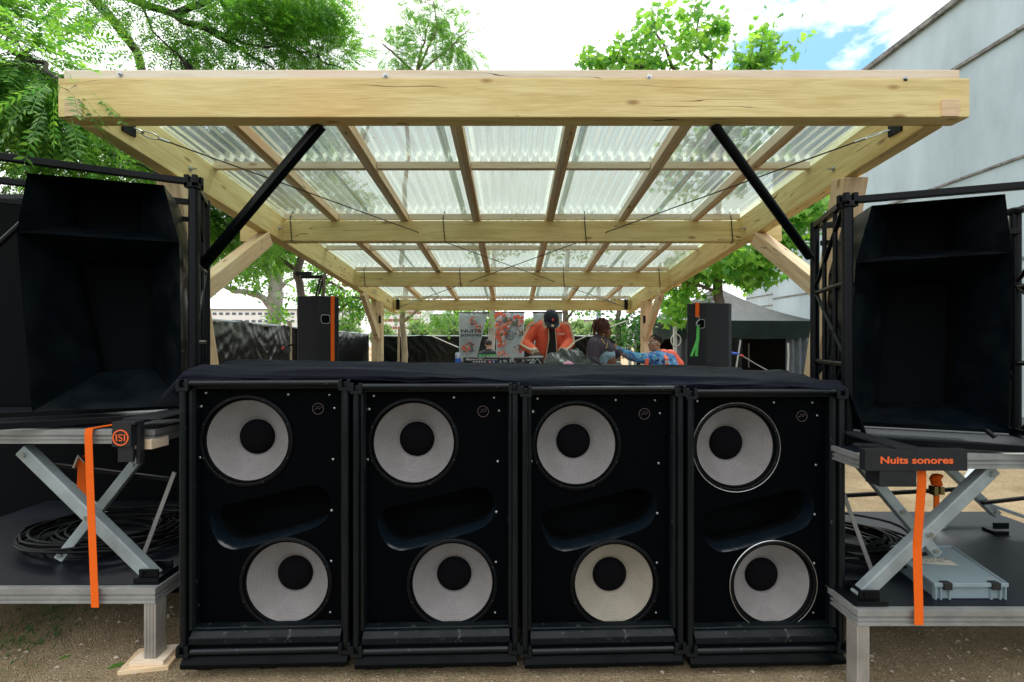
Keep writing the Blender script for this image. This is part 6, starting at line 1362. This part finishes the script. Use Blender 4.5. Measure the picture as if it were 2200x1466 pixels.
blobs = [bl(1370, 105, 9, 62, 42, .5, 19, 14), bl(1410, 45, 9, 30, 28, .3, 8, 12), bl(1500, 95, 9, 50, 50, .5, 20, 14), bl(1490, 25, 9, 22, 22, .3, 6, 12), bl(1290, 130, 9, 35, 18, .3, 10, 14), bl(1420, 145, 9, 130, 18, .5, 18, 14), bl(1640, 110, 9, 26, 40, .3, 12, 13), bl(1640, 65, 9, 12, 16, .2, 4, 9), bl(1680, 100, 9, 22, 14, .2, 4, 8), bl(1610, 145, 9, 50, 14, .3, 9, 14),
    bl(1550, 565, 9, 90, 35, .5, 34, 15), bl(1640, 540, 8.8, 55, 40, .5, 24, 15), bl(1470, 600, 9.4, 50, 45, .5, 30, 16), bl(1700, 470, 8.4, 55, 45, .5, 26, 15), bl(1625, 595, 9.2, 50, 18, .3, 10, 14), bl(1450, 655, 9.8, 40, 30, .4, 16, 15), bl(1745, 435, 8.2, 35, 18, .3, 9, 13), ((4.2, 9.3, 5.4), (1.4, 1.1, .8), 50, 16)]
tree('maple_tree', 'maple tree with lobed light green leaves rising behind the gazebo side of the pergola', 'tree', (x, 9.3, 0), limbs, blobs, maple, M['leaf_m'], M['bark'], 6, size=.16, clr=.34)
# slim trees behind the stage
x = X(1328, 12); limbs = [([(x, 12, 0), (x, 12, 2.1), P(1332, 640, 12), P(1340, 560, 12)], [.085, .07, .05, .02]), ([(x, 12, 2.0), P(1345, 685, 12), P(1365, 655, 12)], [.05, .035, .015])]
blobs = [bl(1320, 690, 12, 26, 12, .3, 6, 16), bl(1365, 700, 12, 26, 22, .4, 14, 20), bl(1348, 735, 11.8, 22, 16, .3, 10, 22), bl(1395, 680, 12, 20, 20, .3, 8, 20), bl(1300, 655, 12, 50, 12, .4, 8, 20)]
tree('slim_tree', 'slim dark tree beside the right rear post, between the woman and the gazebo', 'tree', (x, 12, 0), limbs, blobs, simple, M['leaf_d'], M['bark'], 7, size=.12, clr=.36)
x = X(1213, 13); tree('slim_tree', 'slim trunked tree just behind the cap of the man in orange', 'tree', (x, 13, 0), [([(x, 13, 0), (x, 13, 2.3), (x+.1, 13, 4.5)], [.09, .085, .05]), ([(x, 13, 2.2), (x+.4, 13, 2.7)], [.05, .02])], [((x, 13, 4.6), (1.3, 1.1, .7), 36, 22), bl(1235, 665, 13, 30, 8, .3, 6, 16)], simple, M['leaf_a'], M['bark'], 8, size=.13, clr=.4)
x = X(1055, 12); tree('pale_tree', 'tree with a thick pale trunk between the lettered and flowered banners', 'tree', (x, 12.4, 0), [([(x, 12.4, 0), (x, 12.4, 2.3), (x+.1, 12.4, 4.2)], [.10, .095, .06])], [((x, 12.4, 4.4), (1.2, 1.0, .6), 30, 22), bl(1055, 682, 12.3, 16, 14, .2, 8, 20), bl(1000, 672, 12.3, 30, 8, .3, 6, 18)], simple, M['leaf_a'], M['bark_p'], 9, size=.13, clr=.36)
# far trees, each its own
far = [(735, 700, 40, 30, 'rounded pale green tree beyond the side fence'), (690, 712, 48, 25, 'low pale shrub beyond the side fence'), (905, 708, 60, 26, 'small grey green tree before the white tower'), (968, 700, 50, 34, 'wide pale tree just left of the lettered banner'), (1045, 704, 55, 26, 'pale tree between the banners far off'), (1135, 700, 50, 24, 'pale tree far off right of the flowered banner'), (1238, 706, 44, 28, 'pale green tree behind the stage right of the orange jacket'), (1268, 712, 40, 30, 'wide pale tree far off behind the woman'), (1315, 712, 46, 30, 'low pale tree far off right of the woman'), (1395, 708, 50, 30, 'pale tree far off left of the gazebo'), (500, 712, 60, 18, 'low shrub before the long apartment block'), (820, 712, 55, 22, 'small pale tree at the foot of the white tower')]
for i, (px, py, Y, r, lb_) in enumerate(far):
    c = P(px, py, Y); rr_ = r*Y/F
    tree('far_tree', lb_, 'tree', (c.x, Y, 0), [([(c.x, Y, 0), (c.x, Y, c.z)], [.2, .1])], [((c.x, Y, c.z-.2*rr_), (rr_, rr_*.7, rr_*.75), 26, 60), ((c.x+rr_*.3, Y, c.z-.7*rr_), (rr_, rr_*.7, rr_*.5), 16, 50)], simple, M['leaf_far'], M['bark'], 20+i, 'pale trees far beyond the fences', size=.36*Y/45, clr=.45*rr_, twig=.02)
# dark leafy hedge behind the left platform
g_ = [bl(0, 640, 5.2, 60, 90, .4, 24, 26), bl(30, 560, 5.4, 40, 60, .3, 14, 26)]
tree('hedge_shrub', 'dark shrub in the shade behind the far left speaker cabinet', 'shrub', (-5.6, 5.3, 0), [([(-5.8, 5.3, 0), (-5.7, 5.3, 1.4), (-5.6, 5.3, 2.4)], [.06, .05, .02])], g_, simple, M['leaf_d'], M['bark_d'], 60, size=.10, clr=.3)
# grass at the left edge, fallen leaves
rng = np.random.default_rng(4); n = 700; cx_ = -2.75+rng.normal(0, .13, n); cy_ = rng.uniform(2.2, 2.9, n); b = np.stack([cx_, cy_, np.zeros(n)], 1); d = rng.normal(0, .35, (n, 3))+[0, 0, 1]; d = unit(d); h_ = rng.uniform(.02, .06, (n, 1)); s_ = unit(np.cross(d, rng.normal(0, 1, (n, 3))))*.0035
V = np.stack([b-s_, b+s_, b+d*h_*.6+s_*.7+[.01, 0, 0], b+d*h_+[.02, 0, 0]], 1).reshape(-1, 3); tag(quads_obj('grass', V, 4, M['leaf_d'], None), 'short dark grass at the foot of the left table', 'grass', kind='stuff')
rn = random.Random(12)
for (px, py, lb_) in ((250, 1430, 'fallen green leaf on the gravel left of the wooden pad'), (142, 1413, 'fallen green leaf on the gravel far left under the table'), (858, 1438, 'tiny green leaf on the gravel before the second subwoofer')):
    Y = 1.63*F/(py-733); c = Vector(((px-1100)*Y/F, Y, .008)); a = rn.uniform(.3, .9); d = Vector((math.cos(a), math.sin(a), 0)); s_ = Vector((-d.y, d.x, 0)); l = .04 if px < 800 else .015
    tag(MB().add([c-d*l, c-d*l*.3+s_*l*.3+Vector((0, 0, .006)), c+d*l*.4+s_*l*.26+Vector((0, 0, .004)), c+d*l, c+d*l*.4-s_*l*.22, c-d*l*.3-s_*l*.3], [(0,1,2,3,4,5)]).build('fallen_leaf', M['leaf_a'], solid=.001), lb_, 'leaf', 'fallen leaves')
